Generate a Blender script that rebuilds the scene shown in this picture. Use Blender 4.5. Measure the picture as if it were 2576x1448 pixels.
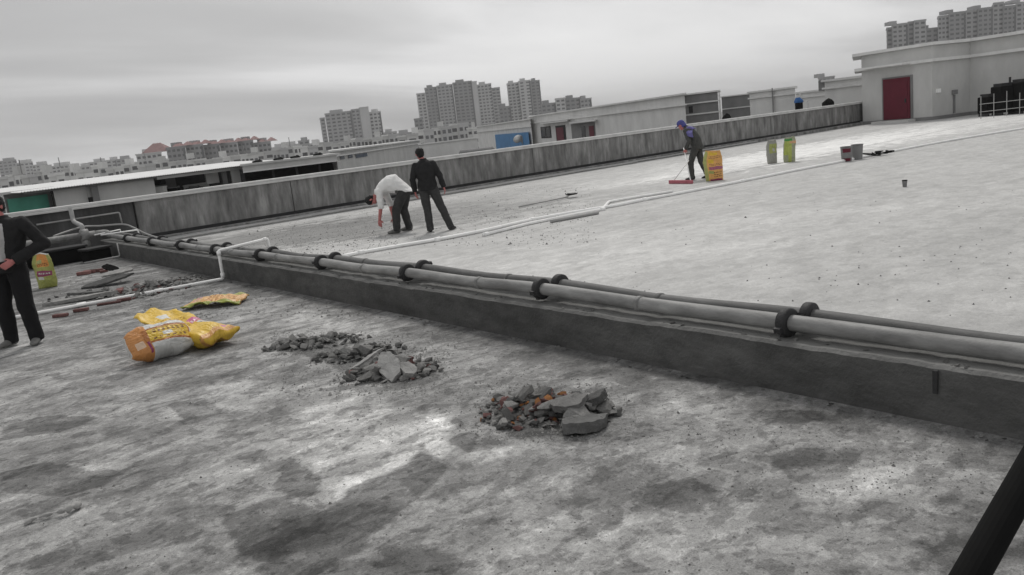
import bpy, bmesh, math, random
import numpy as np
from mathutils import Vector, Matrix, noise as mnoise
random.seed(7)
scene = bpy.context.scene
for o in list(bpy.data.objects): bpy.data.objects.remove(o)
COL = scene.collection
rad = math.radians

# ------------------------------------------------------------------ camera
# world axes: +X runs along the far parapet, +Y along the pipes, origin under the camera
FL, CX, CY, EYE = 2037.0, 1288.0, 724.0, 1.82
AX = np.array([0.76709388, 0.20608937, -0.60753119]); AX /= np.linalg.norm(AX)
AY = np.array([-0.63209831, 0.08097049, -0.77064616]); AY -= AX*(AX@AY); AY /= np.linalg.norm(AY)
AZ = np.cross(AX, AY)
RM = np.array([AX, AY, AZ])
cam_d = bpy.data.cameras.new('camera'); cam = bpy.data.objects.new('camera', cam_d); COL.objects.link(cam)
cam_d.sensor_width = 36.0; cam_d.sensor_fit = 'HORIZONTAL'; cam_d.lens = 36.0*FL/2576.0
cam_d.clip_start = 0.05; cam_d.clip_end = 6000
cam.matrix_world = Matrix([[*RM[0], 0], [*RM[1], 0], [*RM[2], EYE], [0, 0, 0, 1]])
scene.camera = cam
FWD = np.array([-RM[0][2], -RM[1][2]]); FWD /= np.linalg.norm(FWD)
RGT = np.array([FWD[1], -FWD[0]])

# ------------------------------------------------------------------ sky, sun, exposure
SUN_AZ = math.atan2(FWD[0]*math.cos(rad(4))+RGT[0]*math.sin(rad(4)), FWD[1]*math.cos(rad(4))+RGT[1]*math.sin(rad(4)))  # from +Y towards +X
SUN_EL = rad(52)
SUND = Vector((math.cos(SUN_EL)*math.sin(SUN_AZ), math.cos(SUN_EL)*math.cos(SUN_AZ), math.sin(SUN_EL)))
w = bpy.data.worlds.new('World'); scene.world = w; w.use_nodes = True
nt = w.node_tree; N = nt.nodes; L = nt.links; N.clear()
out = N.new('ShaderNodeOutputWorld'); bg = N.new('ShaderNodeBackground'); L.new(bg.outputs[0], out.inputs[0])
sky = N.new('ShaderNodeTexSky'); sky.sky_type = 'NISHITA'; sky.sun_disc = False
sky.sun_elevation = SUN_EL; sky.sun_rotation = SUN_AZ; sky.dust_density = 4
skym = N.new('ShaderNodeMix'); skym.data_type = 'RGBA'; skym.blend_type = 'MULTIPLY'; skym.inputs[0].default_value = 1
skym.inputs[7].default_value = (0.10, 0.10, 0.10, 1); L.new(sky.outputs[0], skym.inputs[6])
hsv = N.new('ShaderNodeHueSaturation'); hsv.inputs['Saturation'].default_value = 0.06; L.new(skym.outputs[2], hsv.inputs['Color'])
tc = N.new('ShaderNodeTexCoord')
sep = N.new('ShaderNodeSeparateXYZ'); L.new(tc.outputs['Generated'], sep.inputs[0])
SKYLOC = (1.209, 7.627, 0.0); CLOUD_ROT = math.atan2(RGT[1], RGT[0])*-1.0+0.12
def wmath(op, a, b=None):
    n = N.new('ShaderNodeMath'); n.operation = op
    for i, v in enumerate((a, b)):
        if v is None: continue
        if isinstance(v, (int, float)): n.inputs[i].default_value = v
        else: L.new(v, n.inputs[i])
    return n.outputs[0]
zz = wmath('ADD', wmath('MAXIMUM', sep.outputs[2], 0.0), 0.16)
cmb = N.new('ShaderNodeCombineXYZ'); L.new(wmath('DIVIDE', sep.outputs[0], zz), cmb.inputs[0]); L.new(wmath('DIVIDE', sep.outputs[1], zz), cmb.inputs[1])
mp = N.new('ShaderNodeMapping'); mp.inputs['Location'].default_value = SKYLOC; mp.inputs['Rotation'].default_value = (0, 0, CLOUD_ROT); mp.inputs['Scale'].default_value = (0.17, 0.40, 1)
L.new(cmb.outputs[0], mp.inputs[0])
cn = N.new('ShaderNodeTexNoise'); cn.inputs['Scale'].default_value = 1.3; cn.inputs['Detail'].default_value = 7; cn.inputs['Roughness'].default_value = 0.5; cn.inputs['Distortion'].default_value = 0.35
L.new(mp.outputs[0], cn.inputs['Vector'])
ramp = N.new('ShaderNodeValToRGB'); cr = ramp.color_ramp
cr.elements[0].position = 0.36; cr.elements[0].color = (0.44, 0.44, 0.445, 1); cr.elements[1].position = 0.64; cr.elements[1].color = (0.90, 0.90, 0.90, 1)
for ps, vv in ((0.44, 0.51), (0.49, 0.60), (0.53, 0.67), (0.57, 0.80)):
    e_ = cr.elements.new(ps); e_.color = (vv, vv, vv*1.005, 1)
L.new(cn.outputs[0], ramp.inputs[0])
mixs = N.new('ShaderNodeMix'); mixs.data_type = 'RGBA'; mixs.inputs[0].default_value = 0.93
L.new(hsv.outputs[0], mixs.inputs[6]); L.new(ramp.outputs[0], mixs.inputs[7])
L.new(mixs.outputs[2], bg.inputs[0]); bg.inputs[1].default_value = 1.0
sd = bpy.data.lights.new('sun', 'SUN'); sun = bpy.data.objects.new('sun', sd); COL.objects.link(sun)
sd.energy = 1.5; sd.angle = rad(13); sd.color = (1, 0.97, 0.93)
sun.rotation_euler = SUND.to_track_quat('Z', 'Y').to_euler()
vs = scene.view_settings; vs.view_transform = 'Standard'; vs.look = 'None'; vs.exposure = 0.1; vs.gamma = 1.0; vs.use_curve_mapping = False
scene.render.engine = 'CYCLES'; scene.cycles.max_bounces = 6; scene.cycles.volume_bounces = 0

# ------------------------------------------------------------------ layout helpers (photo measurements -> metres)
def ray(x, y): return RM @ np.array([x-CX, -(y-CY), -FL])
def gnd(x, y, z=0.0):
    d = ray(x, y); t = (z-EYE)/d[2]; return Vector((d[0]*t, d[1]*t, z))
def on_y(x, y, Y):
    d = ray(x, y); t = Y/d[1]; return Vector((d[0]*t, Y, EYE+d[2]*t))
def on_x(x, y, X):
    d = ray(x, y); t = X/d[0]; return Vector((X, d[1]*t, EYE+d[2]*t))
def at_d(x, y, D):
    d = ray(x, y); t = D/(d[0]*FWD[0]+d[1]*FWD[1]); return Vector((d[0]*t, d[1]*t, EYE+d[2]*t))
def horizon(x): return 467.0-0.11242*x

# ------------------------------------------------------------------ materials
MATS = {}
def mat(name, col, rough=0.85, var=0.25, vscale=4.0, bump=0.0, bscale=60.0, stretch=(1, 1, 1), metal=0.0, rnd=0.0, spec=0.3, var2=0.0, v2scale=40.0, tint=None):
    m = bpy.data.materials.new(name); m.use_nodes = True; MATS[name] = m
    t = m.node_tree; n = t.nodes; l = t.links
    b = n['Principled BSDF']; b.inputs['Roughness'].default_value = rough; b.inputs['Metallic'].default_value = metal
    b.inputs['Specular IOR Level'].default_value = spec
    c = (*col, 1)
    tcn = n.new('ShaderNodeTexCoord'); mpn = n.new('ShaderNodeMapping'); mpn.inputs['Scale'].default_value = stretch
    l.new(tcn.outputs['Object'], mpn.inputs[0])
    cur = None
    def layer(cur, scale, amt, detail):
        no = n.new('ShaderNodeTexNoise'); no.inputs['Scale'].default_value = scale; no.inputs['Detail'].default_value = detail; no.inputs['Roughness'].default_value = 0.62
        l.new(mpn.outputs[0], no.inputs['Vector'])
        mr = n.new('ShaderNodeMapRange'); mr.inputs['From Min'].default_value = 0.28; mr.inputs['From Max'].default_value = 0.72
        mr.inputs['To Min'].default_value = 1-amt; mr.inputs['To Max'].default_value = 1+amt
        l.new(no.outputs[0], mr.inputs[0])
        if cur is None: return mr.outputs[0]
        mm = n.new('ShaderNodeMath'); mm.operation = 'MULTIPLY'; l.new(cur, mm.inputs[0]); l.new(mr.outputs[0], mm.inputs[1]); return mm.outputs[0]
    if var: cur = layer(cur, vscale, var, 6)
    if var2: cur = layer(cur, v2scale, var2, 4)
    if rnd:
        oi = n.new('ShaderNodeObjectInfo'); mr = n.new('ShaderNodeMapRange'); mr.inputs['To Min'].default_value = 1-rnd; mr.inputs['To Max'].default_value = 1+rnd
        l.new(oi.outputs['Random'], mr.inputs[0])
        if cur is None: cur = mr.outputs[0]
        else:
            mm = n.new('ShaderNodeMath'); mm.operation = 'MULTIPLY'; l.new(cur, mm.inputs[0]); l.new(mr.outputs[0], mm.inputs[1]); cur = mm.outputs[0]
    if cur is not None:
        mx = n.new('ShaderNodeVectorMath'); mx.operation = 'SCALE'; mx.inputs[0].default_value = col; l.new(cur, mx.inputs['Scale'])
        l.new(mx.outputs[0], b.inputs['Base Color'])
    else: b.inputs['Base Color'].default_value = c
    if bump:
        no = n.new('ShaderNodeTexNoise'); no.inputs['Scale'].default_value = bscale; no.inputs['Detail'].default_value = 5
        l.new(tcn.outputs['Object'], no.inputs['Vector'])
        bp = n.new('ShaderNodeBump'); bp.inputs['Strength'].default_value = bump; bp.inputs['Distance'].default_value = 0.02
        l.new(no.outputs[0], bp.inputs['Height']); l.new(bp.outputs[0], b.inputs['Normal'])
    return m

def deck_material(name, base, blobs, streak=0.22, patch=0.3, fine=0.12, bump=0.35, seed=0.0, stains=()):
    """concrete deck: broom streaks along X, cloudy patches, fine speckle and stains at given places
    blobs: (x, y, rx, ry, rot, multiplier, softness, wobble)"""
    m = bpy.data.materials.new(name); m.use_nodes = True
    t = m.node_tree; n = t.nodes; l = t.links; b = n['Principled BSDF']
    b.inputs['Roughness'].default_value = 0.82; b.inputs['Specular IOR Level'].default_value = 0.25
    tcn = n.new('ShaderNodeTexCoord')
    def mth(op, a, bb=None, clamp=False):
        q = n.new('ShaderNodeMath'); q.operation = op; q.use_clamp = clamp
        for i, v in enumerate((a, bb)):
            if v is None: continue
            if isinstance(v, (int, float)): q.inputs[i].default_value = v
            else: l.new(v, q.inputs[i])
        return q.outputs[0]
    def nz(scale, st=(1, 1, 1), detail=5, rgh=0.6, dist=0.0, loc=0.0):
        mpn = n.new('ShaderNodeMapping'); mpn.inputs['Scale'].default_value = st; mpn.inputs['Location'].default_value = (seed+loc, seed*2+loc, 0)
        l.new(tcn.outputs['Object'], mpn.inputs[0])
        no = n.new('ShaderNodeTexNoise'); no.inputs['Scale'].default_value = scale; no.inputs['Detail'].default_value = detail; no.inputs['Roughness'].default_value = rgh; no.inputs['Distortion'].default_value = dist
        l.new(mpn.outputs[0], no.inputs['Vector']); return no
    def rng(v, a, bb, lo=0.3, hi=0.7):
        mr = n.new('ShaderNodeMapRange'); mr.inputs['From Min'].default_value = lo; mr.inputs['From Max'].default_value = hi
        mr.inputs['To Min'].default_value = a; mr.inputs['To Max'].default_value = bb; l.new(v, mr.inputs[0]); return mr.outputs[0]
    big = nz(0.45, (0.8, 1.1, 1), 5, 0.55, 0.3)
    mid = nz(1.9, (0.6, 1.1, 1), 9, 0.68, 0.9, 5.0)
    stk = nz(3.0, (0.35, 1.4, 1), 8, 0.7, 0.7, 9.0)
    fin = nz(34, (1, 1, 1), 6, 0.8)
    spk = nz(130, (1, 1, 1), 2, 0.6)
    cur = mth('MULTIPLY', rng(big.outputs[0], 1-patch*0.5, 1+patch*0.5), rng(mid.outputs[0], 1-patch*0.7, 1+patch*0.6, 0.36, 0.64))
    cur = mth('MULTIPLY', cur, rng(stk.outputs[0], 1-streak, 1+streak*0.8, 0.36, 0.64))
    # ragged-edged damp patches and dusty smears at several sizes
    for q_, (sc_, st_, lo, hi, am) in enumerate(((0.9, (0.7, 1.1, 1), 0.45, 0.50, -0.8), (2.3, (0.8, 1.05, 1), 0.45, 0.485, -1.1), (2.7, (0.8, 1.05, 1), 0.53, 0.565, 0.9), (5.5, (0.85, 1.05, 1), 0.43, 0.46, -1.2), (7.0, (0.9, 1.05, 1), 0.55, 0.58, 0.9), (14, (1, 1, 1), 0.40, 0.43, -1.0), (19, (1, 1, 1), 0.585, 0.615, 0.8), (40, (1, 1, 1), 0.37, 0.40, -1.3), (34, (1, 1, 1), 0.335, 0.35, -1.6))):
        nn = nz(sc_, st_, 8, 0.6, 0.5, 31.0+7.3*q_)
        cur = mth('MULTIPLY', cur, rng(nn.outputs[0], 1+am*patch, 1.0, lo, hi) if am < 0 else rng(nn.outputs[0], 1.0, 1+am*patch, lo, hi))
    cur = mth('MULTIPLY', cur, rng(fin.outputs[0], 1-fine, 1+fine, 0.36, 0.64))
    cur = mth('MULTIPLY', cur, rng(spk.outputs[0], 1-fine, 1+fine*0.6, 0.35, 0.6))
    wob = nz(2.4, (0.7, 1.1, 1), 9, 0.68, 0.4, 3.0)
    for (bx_, by_, rx, ry, rot, mul, soft, wb) in blobs:
        mpn = n.new('ShaderNodeMapping'); mpn.vector_type = 'TEXTURE'
        mpn.inputs['Location'].default_value = (bx_, by_, 0); mpn.inputs['Rotation'].default_value = (0, 0, rot); mpn.inputs['Scale'].default_value = (rx, ry, 1e6)
        l.new(tcn.outputs['Object'], mpn.inputs[0])
        ln = n.new('ShaderNodeVectorMath'); ln.operation = 'LENGTH'; l.new(mpn.outputs[0], ln.inputs[0])
        dd = mth('ADD', ln.outputs['Value'], mth('MULTIPLY', mth('SUBTRACT', wob.outputs[0], 0.5), wb*2.2))
        f = rng(dd, mul, 1.0, 1.0-soft*0.5, 1.0+soft*0.5)
        cur = mth('MULTIPLY', cur, f)
    if stains:
        w1, w2 = nz(7.0, (0.8, 1, 1), 9, 0.7, 0.5, 41.0), nz(2.2, (0.7, 1.1, 1), 6, 0.6, 0.5, 47.0)
        for att, mul, soft in stains:      # stain outlines stored on the mesh as distance to their edge
            an = n.new('ShaderNodeAttribute'); an.attribute_name = att
            dd = mth('ADD', an.outputs['Fac'], mth('ADD', mth('MULTIPLY', mth('SUBTRACT', w1.outputs[0], 0.5), 0.17), mth('MULTIPLY', mth('SUBTRACT', w2.outputs[0], 0.5), 0.10)))
            cur = mth('MULTIPLY', cur, rng(dd, 1.0, mul, -soft, soft))
    mx = n.new('ShaderNodeVectorMath'); mx.operation = 'SCALE'; mx.inputs[0].default_value = base; l.new(cur, mx.inputs['Scale'])
    l.new(mx.outputs[0], b.inputs['Base Color'])
    bp = n.new('ShaderNodeBump'); bp.inputs['Strength'].default_value = bump; bp.inputs['Distance'].default_value = 0.012
    l.new(mth('ADD', fin.outputs[0], mth('MULTIPLY', mid.outputs[0], 2.0)), bp.inputs['Height']); l.new(bp.outputs[0], b.inputs['Normal'])
    return m

# ------------------------------------------------------------------ mesh helpers
class MB:
    def __init__(s): s.v = []; s.f = []
    def add(s, vs, fs):
        k = len(s.v); s.v += [tuple(p) for p in vs]; s.f += [tuple(i+k for i in f) for f in fs]; return s
    def box(s, x0, x1, y0, y1, z0, z1):
        return s.add([(x0, y0, z0), (x1, y0, z0), (x1, y1, z0), (x0, y1, z0), (x0, y0, z1), (x1, y0, z1), (x1, y1, z1), (x0, y1, z1)],
                     [(0, 3, 2, 1), (4, 5, 6, 7), (0, 1, 5, 4), (1, 2, 6, 5), (2, 3, 7, 6), (3, 0, 4, 7)])
    def prism(s, pts, z0, z1):
        k = len(pts)
        a = sum(pts[i][0]*pts[(i+1) % k][1]-pts[(i+1) % k][0]*pts[i][1] for i in range(k))
        if a < 0: pts = pts[::-1]
        return s.add([(p[0], p[1], z0) for p in pts]+[(p[0], p[1], z1) for p in pts],
                     [tuple(range(k))[::-1], tuple(range(k, 2*k))]+[(i, (i+1) % k, (i+1) % k+k, i+k) for i in range(k)])
    def tube(s, pts, r, n=10, caps=True):
        pts = [Vector(p) for p in pts]; k0 = len(s.v); m = len(pts)
        rr = r if isinstance(r, (list, tuple)) else [r]*m
        up = None
        for i, p in enumerate(pts):
            d = (pts[min(i+1, m-1)]-pts[max(i-1, 0)]).normalized()
            if up is None:
                up = Vector((0, 0, 1)) if abs(d.z) < 0.9 else Vector((1, 0, 0))
            a = up.cross(d).normalized(); bb = d.cross(a).normalized(); up = bb
            for j in range(n):
                t = 2*math.pi*j/n; s.v.append(tuple(p+(a*math.cos(t)+bb*math.sin(t))*rr[i]))
        for i in range(m-1):
            for j in range(n):
                q = (j+1) % n; s.f.append((k0+i*n+j, k0+i*n+q, k0+(i+1)*n+q, k0+(i+1)*n+j))
        if caps:
            s.f.append(tuple(k0+j for j in range(n))[::-1]); s.f.append(tuple(k0+(m-1)*n+j for j in range(n)))
        return s
    def loft(s, secs, n=14):
        """secs: (centre, vector a, vector b) closed elliptical sections"""
        k0 = len(s.v); m = len(secs)
        for c, a, b in secs:
            c, a, b = Vector(c), Vector(a), Vector(b)
            for j in range(n):
                t = 2*math.pi*j/n; s.v.append(tuple(c+a*math.cos(t)+b*math.sin(t)))
        for i in range(m-1):
            for j in range(n):
                q = (j+1) % n; s.f.append((k0+i*n+j, k0+i*n+q, k0+(i+1)*n+q, k0+(i+1)*n+j))
        s.f.append(tuple(k0+j for j in range(n))[::-1]); s.f.append(tuple(k0+(m-1)*n+j for j in range(n)))
        return s
    def ell(s, c, r, M=None, nu=14, nv=9):
        k0 = len(s.v); c = Vector(c); vv = []
        for i in range(1, nv):
            ph = math.pi*i/nv
            for j in range(nu):
                t = 2*math.pi*j/nu; vv.append(Vector((r[0]*math.sin(ph)*math.cos(t), r[1]*math.sin(ph)*math.sin(t), r[2]*math.cos(ph))))
        vv += [Vector((0, 0, r[2])), Vector((0, 0, -r[2]))]
        if M is not None: vv = [M @ q for q in vv]
        s.v += [tuple(c+q) for q in vv]; T = k0+(nv-1)*nu; B = T+1
        for i in range(nv-2):
            for j in range(nu):
                q = (j+1) % nu; s.f.append((k0+i*nu+j, k0+(i+1)*nu+j, k0+(i+1)*nu+q, k0+i*nu+q))
        for j in range(nu):
            q = (j+1) % nu; s.f.append((T, k0+j, k0+q)); s.f.append((B, k0+(nv-2)*nu+q, k0+(nv-2)*nu+j))
        return s
    def cap(s, a, b, ra, rb, n=12):
        """tapered limb with round ends"""
        a, b = Vector(a), Vector(b); s.ell(a, (ra,)*3, nu=n, nv=7); s.ell(b, (rb,)*3, nu=n, nv=7); return s.tube([a, b], [ra, rb], n)
    def mesh(s, name, smooth=False):
        me = bpy.data.meshes.new(name); me.from_pydata(s.v, [], s.f); me.update()
        if smooth: me.shade_smooth()
        return me
    def obj(s, name, m, parent=None, smooth=False): return link(name, s.mesh(name, smooth), m, parent)
def link(name, me, m=None, parent=None):
    o = bpy.data.objects.new(name, me); COL.objects.link(o)
    if m is not None and not me.materials: me.materials.append(m)
    if parent is not None: o.parent = parent
    return o
def tag(o, label, cat, group=None):
    o['label'] = label; o['category'] = cat
    if group: o['group'] = group
    return o
def thing(name, label, cat, loc=(0, 0, 0), rz=0.0, group=None):
    o = bpy.data.objects.new(name, None); COL.objects.link(o); o.location = loc; o.rotation_euler = (0, 0, rz); o.empty_display_size = 0.1
    return tag(o, label, cat, group)
def struct(o): o['kind'] = 'structure'; return o
def stuff(o): o['kind'] = 'stuff'; return o
def mods(o, bevel=0, seg=2, subsurf=0):
    if bevel:
        b = o.modifiers.new('bevel', 'BEVEL'); b.width = bevel; b.segments = seg; b.limit_method = 'ANGLE'
    if subsurf:
        q = o.modifiers.new('sub', 'SUBSURF'); q.levels = subsurf; q.render_levels = subsurf
    return o
def bez(pts, k=8):
    """Catmull-Rom through the points"""
    P = [Vector(p) for p in pts]; P = [P[0]*2-P[1]]+P+[P[-1]*2-P[-2]]; o = []
    for i in range(1, len(P)-2):
        for j in range(k):
            t = j/k; a, b, c, d = P[i-1], P[i], P[i+1], P[i+2]
            o.append(0.5*((2*b)+(c-a)*t+(2*a-5*b+4*c-d)*t*t+(3*b-a-3*c+d)*t**3))
    o.append(P[-2]); return o
def sharp(pts, r=0.05, k=4):
    """polyline with rounded corners"""
    P = [Vector(p) for p in pts]; o = [P[0]]
    for i in range(1, len(P)-1):
        a = (P[i-1]-P[i]); b = (P[i+1]-P[i]); q = min(r, a.length*0.45, b.length*0.45)
        p0 = P[i]+a.normalized()*q; p2 = P[i]+b.normalized()*q
        for j in range(k+1):
            t = j/k; o.append(p0*(1-t)**2+P[i]*2*t*(1-t)+p2*t*t)
    o.append(P[-1]); return o

# ------------------------------------------------------------------ common materials
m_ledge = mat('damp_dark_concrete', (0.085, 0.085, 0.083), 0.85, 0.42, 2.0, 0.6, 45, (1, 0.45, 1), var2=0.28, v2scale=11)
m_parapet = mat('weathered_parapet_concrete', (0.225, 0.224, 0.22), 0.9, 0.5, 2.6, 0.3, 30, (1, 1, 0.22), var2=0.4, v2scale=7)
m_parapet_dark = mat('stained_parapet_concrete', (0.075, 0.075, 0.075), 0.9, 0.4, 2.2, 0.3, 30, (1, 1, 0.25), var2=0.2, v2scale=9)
m_coping = mat('pale_coping_cement', (0.6, 0.6, 0.59), 0.85, 0.18, 2.5, 0.15, 40)
m_wallp = mat('pale_grey_plaster', (0.66, 0.66, 0.65), 0.9, 0.14, 0.8, 0.05, 20, (1, 1, 0.5))
m_wallg = mat('mid_grey_plaster', (0.55, 0.55, 0.54), 0.9, 0.14, 0.8, 0.05, 20, (1, 1, 0.5))
m_walld = mat('dull_grey_plaster', (0.22, 0.22, 0.22), 0.9, 0.18, 0.8)
m_trim = mat('pale_trim_paint', (0.7, 0.7, 0.69), 0.8, 0.1, 2)
m_red = mat('dark_red_door_paint', (0.115, 0.014, 0.028), 0.6, 0.12, 3)
m_dark = mat('dark_fill', (0.035, 0.035, 0.036), 0.9, 0.3, 2)  # near-black colour for interiors, recesses, joints and lids
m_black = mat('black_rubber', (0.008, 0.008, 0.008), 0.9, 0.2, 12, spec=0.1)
m_iron = mat('dark_cast_iron', (0.035, 0.035, 0.036), 0.6, 0.3, 14, 0.3, 90)
m_galv = mat('dull_galvanised_steel', (0.25, 0.25, 0.245), 0.6, 0.28, 5, 0.15, 80, (1, 0.25, 1), metal=0.1, var2=0.32, v2scale=13)
m_pvc = mat('white_pvc', (0.9, 0.9, 0.89), 0.45, 0.08, 5)
m_greyp = mat('grey_thin_pipe', (0.36, 0.36, 0.355), 0.6, 0.15, 6)
m_glass = mat('dark_window_glass', (0.03, 0.033, 0.036), 0.25, 0.2, 1.5, spec=0.5, rnd=0.3)
m_blue = mat('blue_painted_panel', (0.05, 0.19, 0.40), 0.6, 0.18, 0.7)
m_bluec = mat('blue_violet_cloth', (0.075, 0.08, 0.26), 0.8, 0.2, 12)
m_bluep = mat('blue_plastic', (0.03, 0.12, 0.33), 0.5, 0.1, 5)
m_green = mat('green_shade_panel', (0.09, 0.32, 0.24), 0.7, 0.2, 1)
m_white = mat('white_sheet_metal', (0.86, 0.86, 0.85), 0.5, 0.06, 1.5)
m_chunk = mat('broken_cement', (0.21, 0.208, 0.202), 0.92, 0.3, 14, 0.6, 70, rnd=0.45)
m_chunkd = mat('dark_broken_cement', (0.11, 0.11, 0.108), 0.92, 0.3, 14, 0.6, 70, rnd=0.4)
m_brick = mat('broken_red_brick', (0.17, 0.088, 0.082), 0.92, 0.3, 14, 0.5, 70, rnd=0.35)
m_orangeb = mat('orange_brick_bit', (0.27, 0.12, 0.045), 0.92, 0.3, 14, 0.5, 70, rnd=0.2)

m_joint = mat('joint_sealant', (0.27, 0.27, 0.265), 0.9, 0.3, 3)
# ================================================================== THE ROOF DECK
def B(px, py, rx, ry, rot, mul, soft=0.35, wb=1.2):
    p = gnd(px, py); return (p.x, p.y, rx, ry, rot, mul, soft, wb)
CA = math.atan2(RGT[1], RGT[0])     # direction across the picture
low_blobs = [
    B(960, 1085, 0.85, 0.42, CA+0.25, 1.2, 0.6),
    B(640, 1370, 0.45, 0.20, CA+0.35, 0.70, 0.5), B(800, 1330, 0.40, 0.16, CA+0.4, 0.66, 0.5), B(1200, 1300, 0.5, 0.22, CA, 0.86, 0.5), B(1700, 1240, 0.5, 0.18, CA, 0.82, 0.5),
    B(240, 1230, 0.6, 0.25, CA+0.4, 0.75, 0.5), B(150, 1120, 0.8, 0.2, CA+0.4, 0.78, 0.5), B(400, 1050, 1.3, 0.3, CA+0.4, 1.12, 0.5), B(420, 1240, 0.5, 0.18, CA+0.4, 1.15, 0.5),
    B(1500, 1000, 0.9, 0.5, CA, 0.82, 0.5), B(1780, 1010, 0.7, 0.3, CA, 1.28, 0.5), B(2000, 1050, 0.25, 0.1, CA-0.2, 0.6, 0.4), B(1480, 960, 0.25, 0.12, CA, 1.3, 0.5),
    B(2050, 1150, 0.3, 0.14, CA, 0.72, 0.5), B(2180, 1180, 0.5, 0.2, CA, 1.12, 0.5), B(1350, 1130, 0.35, 0.12, CA, 1.18, 0.5),
    B(720, 930, 0.9, 0.35, CA, 0.85, 0.5), B(1000, 815, 0.7, 0.4, CA, 1.2, 0.5), B(700, 820, 1.4, 0.7, CA, 1.14, 0.5), B(120, 930, 1.0, 0.6, CA, 1.12, 0.5),
    B(300, 730, 3.2, 1.9, CA, 0.66, 0.4), B(220, 670, 2.6, 1.6, CA, 0.62, 0.4), B(480, 760, 1.5, 0.9, CA, 0.85, 0.5),
    B(2350, 1400, 0.4, 0.12, CA, 0.7, 0.5), B(1000, 1440, 0.3, 0.15, CA+0.3, 0.7, 0.5), B(1330, 1390, 0.3, 0.1, CA, 1.2, 0.5), B(2250, 1400, 0.12, 0.05, CA, 1.35, 0.5),
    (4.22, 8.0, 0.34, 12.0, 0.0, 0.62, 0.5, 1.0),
]
up_blobs = [
    B(900, 570, 4.2, 2.6, CA, 0.72, 0.45), B(700, 600, 3.6, 2.4, CA, 0.72, 0.45), B(1200, 520, 4.0, 2.0, CA, 0.82, 0.5), B(1350, 480, 5, 1.6, CA+0.5, 0.84, 0.5),
    B(1900, 400, 9, 2.4, CA+0.55, 1.3, 0.5), B(2300, 335, 12, 2.6, CA+0.6, 1.3, 0.5), B(1500, 670, 2.6, 0.8, CA, 1.12, 0.5), B(1800, 590, 4.0, 1.6, CA, 1.12, 0.5), B(2250, 850, 1.4, 0.5, CA, 0.88, 0.5),
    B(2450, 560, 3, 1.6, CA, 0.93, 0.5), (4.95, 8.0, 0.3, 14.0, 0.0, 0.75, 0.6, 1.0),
]
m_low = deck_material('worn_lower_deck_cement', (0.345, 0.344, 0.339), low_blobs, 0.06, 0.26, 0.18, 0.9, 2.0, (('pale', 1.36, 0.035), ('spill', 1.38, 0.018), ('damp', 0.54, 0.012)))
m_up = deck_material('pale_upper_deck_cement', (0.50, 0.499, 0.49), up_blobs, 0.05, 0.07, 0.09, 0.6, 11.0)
def c6(*pts): return [(644+0.375*x, 772.7+0.375*y) for x, y in pts]
def c7(*pts): return [(754.7+0.5*x, 830+0.5*y) for x, y in pts]
PALE = [c7((-60, 330), (150, 285), (400, 340), (600, 420), (700, 420), (800, 395), (930, 400), (760, 450), (790, 490), (720, 520), (745, 560), (790, 600), (850, 615), (920, 590), (1050, 590), (1220, 580), (1040, 650), (900, 690), (790, 650), (720, 640), (690, 640), (600, 610), (520, 690), (360, 750), (240, 800), (200, 860), (100, 870), (80, 700), (0, 650), (-100, 560)), [(1640, 950), (1800, 970), (1900, 1020), (1800, 1050), (1680, 1030)], [(2140, 1190), (2240, 1170), (2330, 1200), (2260, 1250), (2160, 1240)], [(380, 1000), (620, 950), (700, 980), (560, 1040), (400, 1060)]]
SPILL = [c7((640, 440), (700, 420), (790, 430), (760, 460), (780, 490), (700, 500), (660, 470)), c7((470, 610), (600, 590), (700, 540), (740, 570), (700, 630), (600, 605), (520, 680), (380, 735), (250, 790), (200, 850), (150, 850), (240, 740), (400, 690)), c7((700, 635), (800, 630), (850, 620), (920, 592), (1050, 592), (1030, 640), (900, 685), (800, 660))]
DAMP = [c7((690, 645), (605, 618), (520, 700), (360, 757), (245, 808), (205, 870), (60, 925), (-40, 985), (-160, 1100), (-220, 1230), (60, 1260), (300, 1110), (400, 1000), (520, 905), (660, 800), (755, 700)), c7((-60, 640), (80, 720), (100, 830), (-20, 850), (-140, 800)),
    c6((1290, 895), (1400, 840), (1500, 860), (1480, 930), (1420, 975), (1340, 930)), c6((1275, 990), (1380, 1000), (1370, 1030), (1300, 1020)), c6((1560, 640), (1800, 560), (2250, 640), (2380, 760), (2150, 860), (1720, 880), (1600, 800)),
    [(1940, 1150), (2010, 1118), (2090, 1128), (2075, 1165), (2000, 1185), (1950, 1178)], [(1995, 1042), (2040, 1030), (2085, 1045), (2060, 1058), (2020, 1054)], [(860, 940), (1000, 985), (1110, 955), (1090, 925), (900, 880), (700, 850), (690, 880), (800, 900)],
    [(0, 1190), (120, 1160), (220, 1185), (330, 1180), (260, 1225), (150, 1250), (0, 1240)], [(0, 1075), (120, 1045), (260, 1050), (160, 1085), (0, 1110)], [(560, 1300), (700, 1250), (830, 1290), (760, 1380), (600, 1400)], [(1600, 1230), (1740, 1200), (1830, 1240), (1750, 1290), (1640, 1280)], [(420, 1020), (520, 1000), (560, 1040), (470, 1070)]]
def poly_sd(X, Y, poly):
    P = np.array([gnd(x, y)[:2] for x, y in poly]); Q = np.roll(P, -1, 0); d = np.full(X.shape, 9.0); ins = np.zeros(X.shape, bool)
    for (ax, ay), (bx_, by_) in zip(P, Q):
        ex, ey = bx_-ax, by_-ay; t = np.clip(((X-ax)*ex+(Y-ay)*ey)/(ex*ex+ey*ey), 0, 1); d = np.minimum(d, np.hypot(X-ax-t*ex, Y-ay-t*ey))
        c = ((ay > Y) != (by_ > Y)) & (X < ex*(Y-ay)/(ey+1e-12)+ax); ins ^= c
    return np.where(ins, d, -d)
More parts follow.
